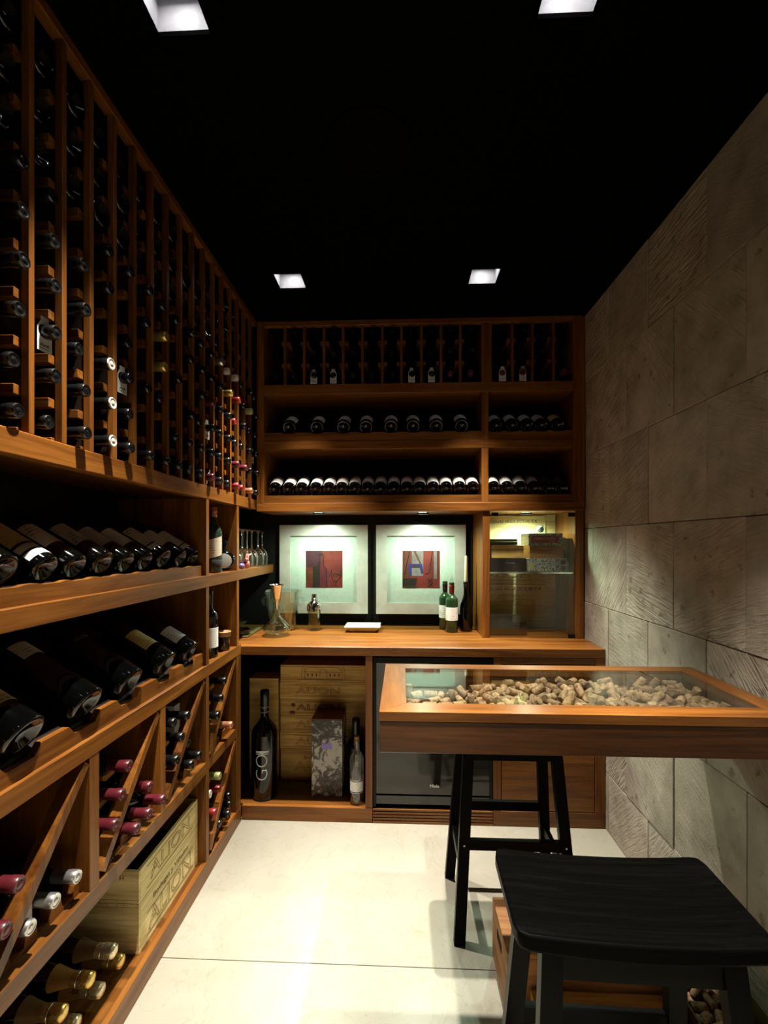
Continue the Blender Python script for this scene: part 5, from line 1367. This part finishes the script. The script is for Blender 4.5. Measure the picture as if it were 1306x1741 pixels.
# ================================================================== things on the counter
def ware(name, prof, mat, loc, label, cat, group=None, seg=32):
    o = put(None, name, lathe(name, prof, mat, seg, smooth=60), loc)
    return tag(o, label, cat, group)
def shell(prof, t=0.002):
    """closes an outer profile (bottom to rim) into a thin-walled vessel"""
    inner = [(max(r - t, 0.0), z + (t if i < 2 else 0)) for i, (r, z) in enumerate(prof)]
    return prof + [(prof[-1][0] - t / 2, prof[-1][1] + t * 0.4)] + inner[::-1]
t = thing('decanter', 'wide-bottomed glass wine decanter with metal funnel on the counter', 'decanter', (-0.722, 2.525, ZT))
put(t, 'glass_body', lathe('glass_body', shell([(0, 0.006), (0.035, 0.001), (0.050, 0.001), (0.070, 0.018), (0.080, 0.040), (0.074, 0.056), (0.046, 0.085), (0.022, 0.110), (0.0155, 0.135), (0.014, 0.165), (0.017, 0.195), (0.024, 0.212)], 0.002), 'ware_glass', 36, smooth=60), (0, 0, 0), True)
put(t, 'foot_ring', lathe('foot_ring', [(0.050, 0.0), (0.056, 0.002), (0.056, 0.006), (0.050, 0.008), (0.046, 0.003), (0.050, 0.0)], 'ware_glass', 32), (0, 0, 0), True)
put(t, 'funnel', lathe('funnel', [(0.008, 0.150), (0.010, 0.200), (0.022, 0.216), (0.036, 0.285), (0.042, 0.292), (0.041, 0.294), (0.034, 0.287), (0.020, 0.218), (0.0085, 0.200), (0.007, 0.150)], 'chrome', 32, smooth=60), (0, 0, 0), True)
t = thing('ice_bucket', 'clear glass ice bucket with two knobbed handles behind the decanter', 'ice bucket', (-0.732, 2.700, ZT))
put(t, 'glass_body', lathe('glass_body', shell([(0, 0.004), (0.060, 0.001), (0.074, 0.006), (0.078, 0.03), (0.098, 0.14), (0.114, 0.235), (0.117, 0.240)], 0.004), 'ware_glass', 40, smooth=60), (0, 0, 0), True)
put(t, 'olive_reflection', lathe('olive_reflection', [(0, 0.010), (0.070, 0.010), (0.084, 0.085), (0.087, 0.115), (0, 0.115)], 'shaker_glass', 32, smooth=50), (0, 0, 0), True)  # tinted body painting the counter's olive reflection into the lower glass
for s in (-1, 1):
    put(t, 'handle', tube('handle', [(s * 0.106, 0, 0.190), (s * 0.118, 0, 0.198), (s * 0.128, 0, 0.188), (s * 0.127, 0, 0.170), (s * 0.115, 0, 0.152), (s * 0.100, 0, 0.152)], 0.008, 'ware_glass', 10), (0, 0, 0), True)
t = thing('cocktail_shaker', 'glass cocktail shaker with chrome lid in front of the left print', 'shaker', (-0.536, 2.690, ZT))
put(t, 'glass_cup', lathe('glass_cup', shell([(0, 0.004), (0.030, 0.001), (0.034, 0.004), (0.036, 0.06), (0.040, 0.115), (0.041, 0.128)], 0.003), 'shaker_glass', 32, smooth=60), (0, 0, 0), True)
put(t, 'lid', lathe('lid', [(0.043, 0.118), (0.047, 0.120), (0.047, 0.145), (0.043, 0.160), (0.030, 0.176), (0.020, 0.184), (0.019, 0.190), (0, 0.190)], 'chrome', 32, smooth=40), (0, 0, 0), True)
put(t, 'cap', lathe('cap', [(0.0205, 0.186), (0.0205, 0.192), (0.0175, 0.195), (0.0165, 0.218), (0.0150, 0.222), (0, 0.222)], 'chrome', 24, smooth=40), (0, 0, 0), True)
# white dish: shallow flared tray
def dish():
    a, b, h, t_ = (0.075, 0.052), (0.104, 0.078), 0.034, 0.004
    def rect(p, z):
        return [(-p[0], -p[1], z), (p[0], -p[1], z), (p[0], p[1], z), (-p[0], p[1], z)]
    vs = rect(a, 0) + rect(b, h - 0.006) + rect((b[0] + 0.004, b[1] + 0.004), h) + rect((b[0] - t_, b[1] - t_), h) + rect((a[0] - t_, a[1] - t_), t_)
    fs = [(0, 1, 2, 3), (16, 17, 18, 19)]
    for q in range(4):
        for k in range(4):
            fs.append((q * 4 + k, q * 4 + (k + 1) % 4, q * 4 + 4 + (k + 1) % 4, q * 4 + 4 + k))
    o = put(None, 'serving_dish', mesh('dish', vs, fs, 'white_ceramic'), (-0.236, 2.690, ZT))
    bv = o.modifiers.new('soft', 'BEVEL')
    bv.width, bv.segments = 0.0015, 2
    tag(o, 'small white rectangular dish with flared sides on the counter', 'dish')
dish()
UPX = (0, -1, 0.0)
ob = bottle('opened', (0.301, 2.668, ZT), (0, 0, 1), (-0.10, -1, 0), 'green wine bottle with white label and red capsule on the counter', None, 'capsule_red', ['label_white'])
put(ob, 'stopper', lathe('stopper', [(0.010, 0.296), (0.012, 0.300), (0.012, 0.312), (0.005, 0.322), (0.003, 0.334), (0, 0.335)], 'ware_glass', 16, smooth=60), (0, 0, 0), True)
bottle('opened', (0.270, 2.760, ZT), (0, 0, 1), (-0.8, -1, 0), 'second wine bottle mostly hidden behind the green bottle on the counter', None, 'capsule_black', ['label_white'])
cb_ = bottle('candle_holder', (0.392, 2.700, ZT), (0, 0, 1), UPX, 'black wax-covered bottle used as candle holder on the counter', None, 'capsule_black', None)
tag(put(None, 'candle', lathe('candle', [(0, 0), (0.0105, 0.0), (0.0115, 0.01), (0.0095, 0.150), (0.006, 0.156), (0, 0.157)], 'candle_wax', 18, smooth=50), (0.392, 2.700, ZT + 0.3002)), 'cream taper candle standing in the black bottle', 'candle')
tag(board(None, 'serving_tray', -1.09, -0.868, 2.45, 2.74, ZT, ZT + 0.010, 'olive_tray', 0.003), 'dark olive serving tray in the counter corner behind the post', 'tray')
ware('ashtray', shell([(0, 0.006), (0.045, 0.001), (0.056, 0.008), (0.062, 0.028)], 0.006), 'dark_lacquer', (-0.930, 2.50, ZT + 0.0102), 'small round black bowl on the olive tray by the post', 'bowl')
ware('glass_dish', shell([(0, 0.010), (0.020, 0.001), (0.012, 0.018), (0.030, 0.034), (0.042, 0.050)], 0.003), 'ware_glass', (-0.985, 2.66, ZT + 0.0102), 'small footed glass dish on the olive tray in the corner', 'dish')

# ================================================================== glasses and small things on the left shelf
GL = lathe('wine_glass', [(0.033, 0.0), (0.037, 0.030), (0.038, 0.055), (0.030, 0.085), (0.012, 0.102), (0.0042, 0.112), (0.0036, 0.150), (0.0040, 0.195), (0.010, 0.207), (0.030, 0.212), (0.034, 0.2145), (0.030, 0.2155), (0, 0.216)], 'ware_glass', 24, smooth=60)
for i in range(3):
    for j in range(6):
        tag(put(None, 'wine_glass', GL, (-0.885 - 0.090 * i + RND.uniform(-0.006, 0.006), 2.325 + 0.088 * j + RND.uniform(-0.006, 0.006), 1.3005)),
            'upside-down wine glass on the left shelf end, %s row, %s from the post' % (('front', 'middle', 'rear')[i], ordinal(j + 1)), 'wine glass', 'upside-down wine glasses on the left shelf')
def blob(nm, mat, parent, loc, sx, sy, sz, rot=(0, 0, 0)):
    bm = bmesh.new()
    bmesh.ops.create_uvsphere(bm, u_segments=14, v_segments=8, radius=1.0)
    for v in bm.verts:
        v.co = Vector((v.co.x * sx, v.co.y * sy, v.co.z * sz))
    me = bpy.data.meshes.new(nm)
    bm.to_mesh(me)
    bm.free()
    me.materials.append(MATS[mat])
    me.polygons.foreach_set('use_smooth', [True] * len(me.polygons))
    return put(parent, nm, me, loc, True, rot)
t = thing('rabbit_figurine', 'little red foil rabbit in front of the wine glasses', 'figurine', (-0.849, 2.395, 1.3006))
blob('body', 'red_foil', t, (0, 0, 0.022), 0.014, 0.022, 0.022)
blob('head', 'red_foil', t, (0, -0.012, 0.048), 0.011, 0.014, 0.012)
for s in (-1, 1):
    blob('ear', 'red_foil', t, (s * 0.005, 0.002, 0.066), 0.004, 0.006, 0.018, (math.radians(-35), 0, s * 0.2))
t = thing('sweet_egg', 'little purple foil-wrapped sweet beside the red rabbit', 'sweet', (-0.850, 2.315, 1.3006))
blob('egg', 'purple_foil', t, (0, 0, 0.0165), 0.015, 0.020, 0.0165)
put(t, 'twist', lathe('twist', [(0, 0.030), (0.004, 0.030), (0.009, 0.040), (0.003, 0.036), (0, 0.034)], 'purple_foil', 12), (0, 0, 0), True)
# spirit bottle with slanted label and a round flask between the posts
t = thing('spirit_bottle', 'tall dark spirit bottle with slanted pale label on the shelf between posts', 'bottle', (-0.890, 2.060, 1.3003))
t.rotation_euler = (0, 0, math.radians(-62))
SB = [(0, 0.008), (0.030, 0.0), (0.036, 0.003), (0.037, 0.010), (0.037, 0.185), (0.034, 0.200), (0.024, 0.222), (0.014, 0.236), (0.0125, 0.250), (0.0125, 0.292), (0, 0.292)]
put(t, 'glass_body', lathe('glass_body', SB, 'whisky_green', 28, smooth=50), (0, 0, 0), True)
put(t, 'cap', lathe('cap', [(0.0135, 0.262), (0.0140, 0.264), (0.0140, 0.284), (0.0155, 0.286), (0.0155, 0.306), (0.013, 0.310), (0, 0.310)], 'capsule_copper', 20), (0, 0, 0), True)
vs, fs = [], []
for k in range(15):
    a_ = math.radians(-60 + 120 * k / 14)
    for rr, z in ((0.0374, 0.062 + 0.022 * k / 14), (0.0377, 0.150 + 0.022 * k / 14)):
        vs.append((rr * math.cos(a_), rr * math.sin(a_), z))
for k in range(14):
    fs.append((2 * k, 2 * k + 2, 2 * k + 3, 2 * k + 1))
put(t, 'paper_label', mesh('label', vs, fs, 'label_cream'), (0, 0, 0), True)
put(t, 'back_label', lathe('label', [(0.0373, 0.026), (0.0377, 0.027), (0.0377, 0.060), (0.0373, 0.061)], 'label_dark', 14, math.radians(-60), math.radians(60)), (0, 0, 0), True)
t = thing('round_flask', 'dark round flask with white disc label behind the spirit bottle', 'bottle', (-0.880, 2.160, 1.3003))
FL = lathe('glass_body', [(0, -0.022), (0.036, -0.020), (0.050, -0.008), (0.050, 0.008), (0.036, 0.020), (0, 0.022)], 'bottle_glass', 28, smooth=50)
put(t, 'glass_body', FL, (0, 0, 0.0515), True, (math.radians(90), 0, math.radians(15)))
put(t, 'disc_label', lathe('disc_label', [(0, 0.023), (0.036, 0.0212), (0.036, 0.0204), (0, 0.0222)], 'white_card', 28), (0, 0, 0.0515), True, (math.radians(90), 0, math.radians(15)))
put(t, 'neck', lathe('neck', [(0.016, 0.095), (0.013, 0.110), (0.013, 0.135), (0.016, 0.138), (0.016, 0.150), (0, 0.151)], 'capsule_black', 18), (0, 0, 0), True)
t = thing('spice_jar', 'small brown glass jar with pale lid on the shelf beside the post', 'jar', (-0.868, 2.125, 0.9165))
put(t, 'glass_body', lathe('glass_body', [(0, 0.003), (0.024, 0.0), (0.027, 0.004), (0.027, 0.062), (0.024, 0.070), (0, 0.070)], 'amber', 24, smooth=50), (0, 0, 0), True)
put(t, 'lid', lathe('lid', [(0.025, 0.066), (0.030, 0.068), (0.031, 0.080), (0.034, 0.090), (0.031, 0.092), (0.020, 0.084), (0, 0.084)], 'cedar_x', 24), (0, 0, 0), True)
bottle('bordeaux', (-0.885, 2.000, 0.9165), (0, 0, 1), (0.8, -0.6, 0), 'dark bottle with white label half hidden by the post, lower shelf', None, 'capsule_black', ['label_white'])

# ================================================================== niche under the counter
def wrap_text(parent, text, size, mat, r, zc, ang, vertical=True, bold=0.0, name='lettering'):
    """lettering bent round a bottle; vertical text reads upward"""
    o = lettering(parent, text, size, mat, (0, 0, 0), (1, 0, 0), (0, 1, 0), name=name, bold=bold, world=False)
    me = o.data.copy()
    o.data = me
    o.matrix_local = Matrix.Identity(4)
    for v in me.vertices:
        x, y, z = v.co
        rr = r + 0.0006 + z
        if vertical:
            th, h = ang - y / r, zc + x
        else:
            th, h = ang + x / r, zc + y
        v.co = (rr * math.cos(th), rr * math.sin(th), h)
    return o
ZN = 0.0765
gj = bottle('jeroboam', (-0.741, 2.362, ZN), (0, 0, 1), (0, -1, 0), 'very large black wine bottle with big white upright letters, in the niche', None, 'capsule_black', None)
wrap_text(gj, 'GO', 0.094, 'ink_white', 0.069, 0.180, math.radians(6), True, -0.0018)
for z0, z1, h in ((0.248, 0.252, 0.50), (0.256, 0.266, 0.50), (0.252, 0.256, 0.10)):
    put(gj, 'lettering', lathe('bar', [(0.0692, z0), (0.0698, z0 + 0.0003), (0.0698, z1 - 0.0003), (0.0692, z1)], 'ink_white', 14, math.radians(6) - h, math.radians(6) + h), (0, 0, 0), True)
for z in (0.452, 0.478):
    put(gj, 'neck_band', lathe('band', [(0.0232, z - 0.0015), (0.0240, z), (0.0232, z + 0.0015)], 'ink_white', 24), (0, 0, 0), True)
def crate(name, x0, x1, y0, y1, z0, z1, label, mat='pine', group=None, texts=(), cat='crate', face='-y', lid=True, open_top=False, th=0.011):
    """nailed wooden wine crate made of boards; texts: (string, size, dx, dz, kwargs) on the facing side"""
    t = thing(name, label, cat, ((x0 + x1) / 2, (y0 + y1) / 2, z0), group=group)
    board(t, 'bottom_board', x0, x1, y0, y1, z0, z0 + th, mat, 0.0008)
    zt = z1 if open_top else z1 - th - 0.0005
    f = {}
    f['-y'] = board(t, 'side_board', x0, x1, y0, y0 + th, z0 + th + 0.0004, zt, mat, 0.0008, grain='x')
    f['+y'] = board(t, 'side_board', x0, x1, y1 - th, y1, z0 + th + 0.0004, zt, mat, 0.0008, grain='x')
    f['-x'] = board(t, 'side_board', x0, x0 + th, y0 + th + 0.0003, y1 - th - 0.0003, z0 + th + 0.0004, zt, mat, 0.0008, grain='y')
    f['+x'] = board(t, 'side_board', x1 - th, x1, y0 + th + 0.0003, y1 - th - 0.0003, z0 + th + 0.0004, zt, mat, 0.0008, grain='y')
    if not open_top:
        f['+z'] = board(t, 'lid', x0, x1, y0, y1, z1 - th, z1, mat, 0.0008)
    zc = (z0 + z1) / 2
    for (s, size, dx, dz, kw) in texts:
        kw = dict(kw)
        fc = kw.pop('face', face)
        if fc == '-y':
            lettering(f['-y'], s, size, kw.pop('mat', 'ink_brown'), ((x0 + x1) / 2 + dx, y0 - 0.0005, zc + dz), (1, 0, 0), (0, 0, 1), **kw)
        elif fc == '+x':
            lettering(f['+x'], s, size, kw.pop('mat', 'ink_brown'), (x1 + 0.0005, (y0 + y1) / 2 + dx, zc + dz), (0, 1, 0), (0, 0, 1), **kw)
        else:
            lettering(f['+z'], s, size, kw.pop('mat', 'ink_brown'), ((x0 + x1) / 2 + dx, (y0 + y1) / 2 + dz, z1 + 0.0005), (1, 0, 0), (0, 1, 0), **kw)
    return t, f
def rules(f, x0, x1, y, zl, mat='ink_brown'):
    for z in zl:
        board(f, 'rule', x0, x1, y, y + 0.0006, z - 0.0009, z + 0.0009, mat, 0)
crate('wooden_box', -0.880, -0.712, 2.520, 2.640, ZN, 0.657, 'tall narrow pine box standing behind the very large bottle', cat='box')
CR = [(0.0765, 0.252), (0.253, 0.347), (0.348, 0.445), (0.446, 0.540), (0.541, 0.639), (0.640, 0.737)]
CN = ['bottom and deepest pine wine crate of the stack in the niche', 'second pine wine crate from the bottom of the stack in the niche', 'third pine wine crate from the bottom of the stack in the niche',
      'pine wine crate with dark lettering and grape mark, fourth from bottom', 'pine wine crate with faint lettering, second from top of the niche stack', 'topmost pine wine crate with an engraved chateau in the niche']
for i, (z0, z1) in enumerate(CR):
    dx = RND.uniform(-0.003, 0.003)
    x0, x1, y0 = -0.700 + dx, -0.192 + dx, 2.520 + RND.uniform(0, 0.004)
    tx = []
    if i == 0:
        tx = [('Bodegas y Viñedos', 0.026, -0.02, 0.040, {}), ('ALION', 0.075, -0.02, -0.012, {'outline': 0.0008, 'width': 0.30})]
    elif i < 5:
        tx = [('ALION', 0.052, -0.03, -0.002, {'outline': 0.0006 if i != 3 else 0.0011, 'width': 0.255, 'mat': 'ink' if i == 3 else 'ink_brown'})]
    t, f = crate('wine_crate', x0, x1, y0, 2.830, z0, z1, CN[i], 'pine', 'pine crates stacked in the niche', tx)
    zc = (z0 + z1) / 2
    if i:
        if i < 5:
            rules(f['-y'], -0.620, -0.300, y0 - 0.0006, (zc + 0.030, zc - 0.031), 'ink' if i == 3 else 'ink_brown')
        else:
            # engraved chateau: outline of walls, towers, roofs and windows
            fy = y0 - 0.0004
            for pts in ([(-0.56, -0.030), (-0.34, -0.030), (-0.34, 0.008), (-0.56, 0.008), (-0.56, -0.030)], [(-0.565, 0.008), (-0.54, 0.034), (-0.36, 0.034), (-0.335, 0.008)],
                        [(-0.575, -0.030), (-0.575, 0.020), (-0.565, 0.040), (-0.555, 0.020), (-0.555, -0.030)], [(-0.325, -0.030), (-0.325, 0.020), (-0.335, 0.040), (-0.345, 0.020)],
                        [(-0.47, -0.030), (-0.47, 0.016), (-0.45, 0.028), (-0.43, 0.016), (-0.43, -0.030)], [(-0.60, -0.036), (-0.30, -0.034)]):
                put(f['-y'], 'engraving', tube('engraving', [(a, fy, zc + b) for a, b in pts], 0.0010, 'ink_brown', 5), (0, 0, 0))
            for a in (-0.54, -0.515, -0.49, -0.41, -0.385, -0.36):
                board(f['-y'], 'engraving', a - 0.004, a + 0.004, fy - 0.0004, fy + 0.0004, zc - 0.016, zc - 0.002, 'ink_brown', 0)
    if i == 3:
        put(f['-y'], 'grape_mark', lathe('grape_mark', [(0, 0.001), (0.010, 0.0008), (0.012, 0)], 'ink_red', 12), (-0.625, y0 - 0.0002, zc + 0.012), False, (math.radians(90), 0, 0))
        board(f['-y'], 'grape_mark', -0.645, -0.615, y0 - 0.0007, y0, zc - 0.040, zc - 0.022, 'ink_red', 0)
t = thing('gift_carton', 'tall carton with red lid and black and white stone picture in the niche', 'box', (-0.402, 2.44, ZN))
body = board(t, 'body', -0.485, -0.319, 2.360, 2.520, ZN, 0.484, 'carton_print', 0.001)
board(t, 'lid', -0.4855, -0.3185, 2.3595, 2.5195, 0.4842, 0.492, 'red_lid', 0.001)
board(body, 'printed_panel', -0.430, -0.375, 2.3593, 2.360, 0.330, 0.360, 'purple_foil', 0)
t = thing('clear_bottle', 'clear glass spirit bottle with cork at the right of the niche', 'bottle', (-0.236, 2.318, ZN))
put(t, 'glass_body', lathe('glass_body', [(0, 0.012), (0.028, 0.001), (0.036, 0.004), (0.038, 0.012), (0.038, 0.220), (0.034, 0.240), (0.018, 0.262), (0.0145, 0.275), (0.0145, 0.312), (0.017, 0.314), (0.017, 0.324), (0.012, 0.325)], 'clear_bottle', 30, smooth=50), (0, 0, 0), True)
put(t, 'cork', lathe('cork', [(0.010, 0.315), (0.0115, 0.326), (0.013, 0.328), (0.013, 0.345), (0, 0.346)], 'cedar_x', 18), (0, 0, 0), True)
for z0, z1, mm in ((0.070, 0.120, 'label_white'), (0.062, 0.065, 'ink_white'), (0.126, 0.129, 'ink_white')):
    put(t, 'paper_label', lathe('label', [(0.0383, z0), (0.0386, z0 + 0.0004), (0.0386, z1 - 0.0004), (0.0383, z1)], mm, 16, math.radians(-150), math.radians(-30)), (0, 0, 0), True)
bottle('magnum', (-0.252, 2.425, ZN), (0, 0, 1), UPX, 'tall black bottle behind the clear spirit bottle in the niche', None, 'capsule_black', None, scale=1.1)

# ================================================================== crates on the left floor deck
tl, fl = crate('wine_crate', -1.185, -0.868, 1.425, 1.844, 0.0785, 0.2445, 'closed pale wine crate on the floor deck, lower of two', 'palepine', 'pale crates on the left floor deck',
               [('ALION', 0.085, 0.0, -0.022, {'outline': 0.0007, 'width': 0.30}), ('Bodegas y Viñedos', 0.026, 0.0, 0.045, {'width': 0.25})], face='+x')
tu, fu = crate('wine_crate', -1.185, -0.868, 1.425, 1.844, 0.2455, 0.352, 'open pale wine crate holding dark bottles, upper of two on the floor deck', 'palepine', 'pale crates on the left floor deck',
               [('ALION', 0.072, 0.0, 0.0, {'outline': 0.0007, 'width': 0.28}), ('H', 0.022, 0.10, 0.03, {'face': '-y', 'mat': 'ink_red'})], face='+x', open_top=True)
for (f, zc) in ((fl, 0.140), (fu, 0.299)):
    for dz in (-0.037, 0.037):
        board(f['+x'], 'rule', -0.8678, -0.8672, 1.470, 1.800, zc + dz - 0.001, zc + dz + 0.001, 'ink_brown', 0)
for k in range(3):
    bottle('rack', (-0.920 - 0.076 * k, 1.480, 0.296), (0, 1, 0), (0, 0, 1), 'dark bottle lying in the open crate, %s from its front side' % ordinal(k + 1), 'bottles in the open crate', 'capsule_black')

# ================================================================== crates and cork bin on the floor under the near stool
tk, fk = crate('wooden_crate', 0.318, 0.790, 1.345, 1.560, 0.0, 0.200, 'brown wooden crate with hand slot standing behind the near stool', 'cedar', None, [], th=0.014)
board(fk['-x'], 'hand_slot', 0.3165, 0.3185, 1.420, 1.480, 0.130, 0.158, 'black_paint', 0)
tm, fm_ = crate('wooden_crate', 0.385, 0.770, 1.110, 1.338, 0.0, 0.102, 'flat honey-coloured wooden box with printed lid under the near stool', 'pine', None,
      [('MIGUEL TORRES', 0.024, 0.0, 0.0, {'face': '+z', 'mat': 'ink', 'width': 0.13}), ('1870', 0.014, 0.0, -0.035, {'face': '+z', 'mat': 'ink'})], th=0.010)
put(fm_['+z'], 'emblem', tube('emblem', [(0.560, 1.250, 0.1025), (0.566, 1.272, 0.1025), (0.573, 1.252, 0.1025), (0.578, 1.276, 0.1025), (0.583, 1.252, 0.1025), (0.590, 1.272, 0.1025), (0.596, 1.250, 0.1025), (0.560, 1.250, 0.1025)], 0.001, 'ink', 5), (0, 0, 0))
t = thing('cork_bin', 'low dark open bin of corks on the floor against the stone wall', 'bin', (0.9, 1.17, 0))
board(t, 'bottom', 0.792, 0.998, 0.912, 1.428, 0.0, 0.010, 'dark_lacquer', 0.001)
board(t, 'side', 0.792, 0.799, 0.912, 1.428, 0.010, 0.158, 'dark_lacquer', 0.001)
board(t, 'side', 0.991, 0.998, 0.912, 1.428, 0.010, 0.158, 'olive_tray', 0.001)
board(t, 'side', 0.799, 0.991, 0.912, 0.919, 0.010, 0.158, 'dark_lacquer', 0.001)
board(t, 'side', 0.799, 0.991, 1.421, 1.428, 0.010, 0.158, 'dark_lacquer', 0.001)
corks(BIN_CORKS, 45, 'loose wine cork in the low bin on the floor', 'corks in the floor bin', 'lower layer of wine corks in the floor bin')

# ================================================================== boxes in the display case
def cigar_box(x0, x1, y0, y1, z0, z1, mat, label, group='cigar boxes in the display case', lid=0.3):
    t = thing('cigar_box', label, 'box', ((x0 + x1) / 2, (y0 + y1) / 2, z0), group=group)
    zl = z1 - (z1 - z0) * lid
    b = board(t, 'body', x0, x1, y0, y1, z0, zl - 0.0006, mat, 0.0008, grain='x' if mat + '_x' in MATS else None)
    l_ = board(t, 'lid', x0, x1, y0, y1, zl, z1, mat, 0.0008, grain='x' if mat + '_x' in MATS else None)
    return t, b, l_
ZS = 1.2746
t, b, l_ = cigar_box(0.506, 0.716, 2.570, 2.770, ZS, 1.352, 'dark_lacquer', 'black lacquered box at the left of the glass shelf')
board(b, 'clasp', 0.600, 0.650, 2.568, 2.570, 1.322, 1.326, 'steel', 0)
cigar_box(0.520, 0.704, 2.575, 2.760, 1.3525, 1.427, 'pine', 'pale wooden box on the black box in the display case')
cigar_box(0.506, 0.670, 2.580, 2.720, 1.4275, 1.462, 'dark_lacquer', 'slim dark box on top of the left stack in the case', lid=0.4)
t, b, l_ = cigar_box(0.724, 0.955, 2.570, 2.770, ZS, 1.350, 'banknote_print', 'silver and black patterned box at the right of the glass shelf')
board(b, 'stamp', 0.730, 0.760, 2.5693, 2.570, 1.285, 1.325, 'pattern_gold', 0)
for z in (1.293, 1.330):
    put(b, 'seal', lathe('seal', [(0, 0.0012), (0.014, 0.0010), (0.016, 0)], 'ink', 20), (0.925, 2.5698, z), False, (math.radians(90), 0, 0))
cigar_box(0.738, 0.930, 2.575, 2.765, 1.3505, 1.424, 'cedar', 'plain cedar box on the patterned box in the case')
t, b, l_ = cigar_box(0.732, 0.924, 2.575, 2.745, 1.4245, 1.495, 'banknote_print', 'cigar box with red title label under the white ball', lid=0.2)
board(b, 'red_label', 0.745, 0.905, 2.5740, 2.575, 1.440, 1.480, 'label_red', 0)
lettering(b, 'ROMEO Y JULIETA', 0.015, 'ink_white', (0.825, 2.5735, 1.464), (1, 0, 0), (0, 0, 1), width=0.11)
lettering(b, 'HABANA', 0.008, 'ink_white', (0.862, 2.5735, 1.449), (1, 0, 0), (0, 0, 1), width=0.030)
t = thing('ball_case', 'white ball in a small clear cube on the red-labelled box', 'ball', (0.812, 2.62, 1.4955))
put(t, 'ball', lathe('ball', [(0.0, 0.0032)] + [(0.0205 * math.cos(math.radians(a)), 0.0237 + 0.0205 * math.sin(math.radians(a))) for a in range(-75, 90, 15)] + [(0, 0.0442)], 'ball_white', 20, smooth=60), (0, 0, 0), True)
board(t, 'clear_cube', 0.787, 0.837, 2.595, 2.645, 1.4960, 1.5460, 'pane_glass', 0)
for k, (x0, x1, z1) in enumerate(((0.932, 0.950, 1.485), (0.951, 0.966, 1.400))):
    tag(board(None, 'dark_case', x0, x1, 2.66, 2.80, ZS if k else 1.3505, z1, 'dark_lacquer', 0.002),
        'tall slim dark case right of the cedar box in the display case' if k == 0 else 'short slim dark case at the right end of the glass shelf', 'case')
cigar_box(0.506, 0.720, 2.570, 2.790, ZT + 0.0005, 0.985, 'dark_lacquer', 'large black box on the floor of the display case')
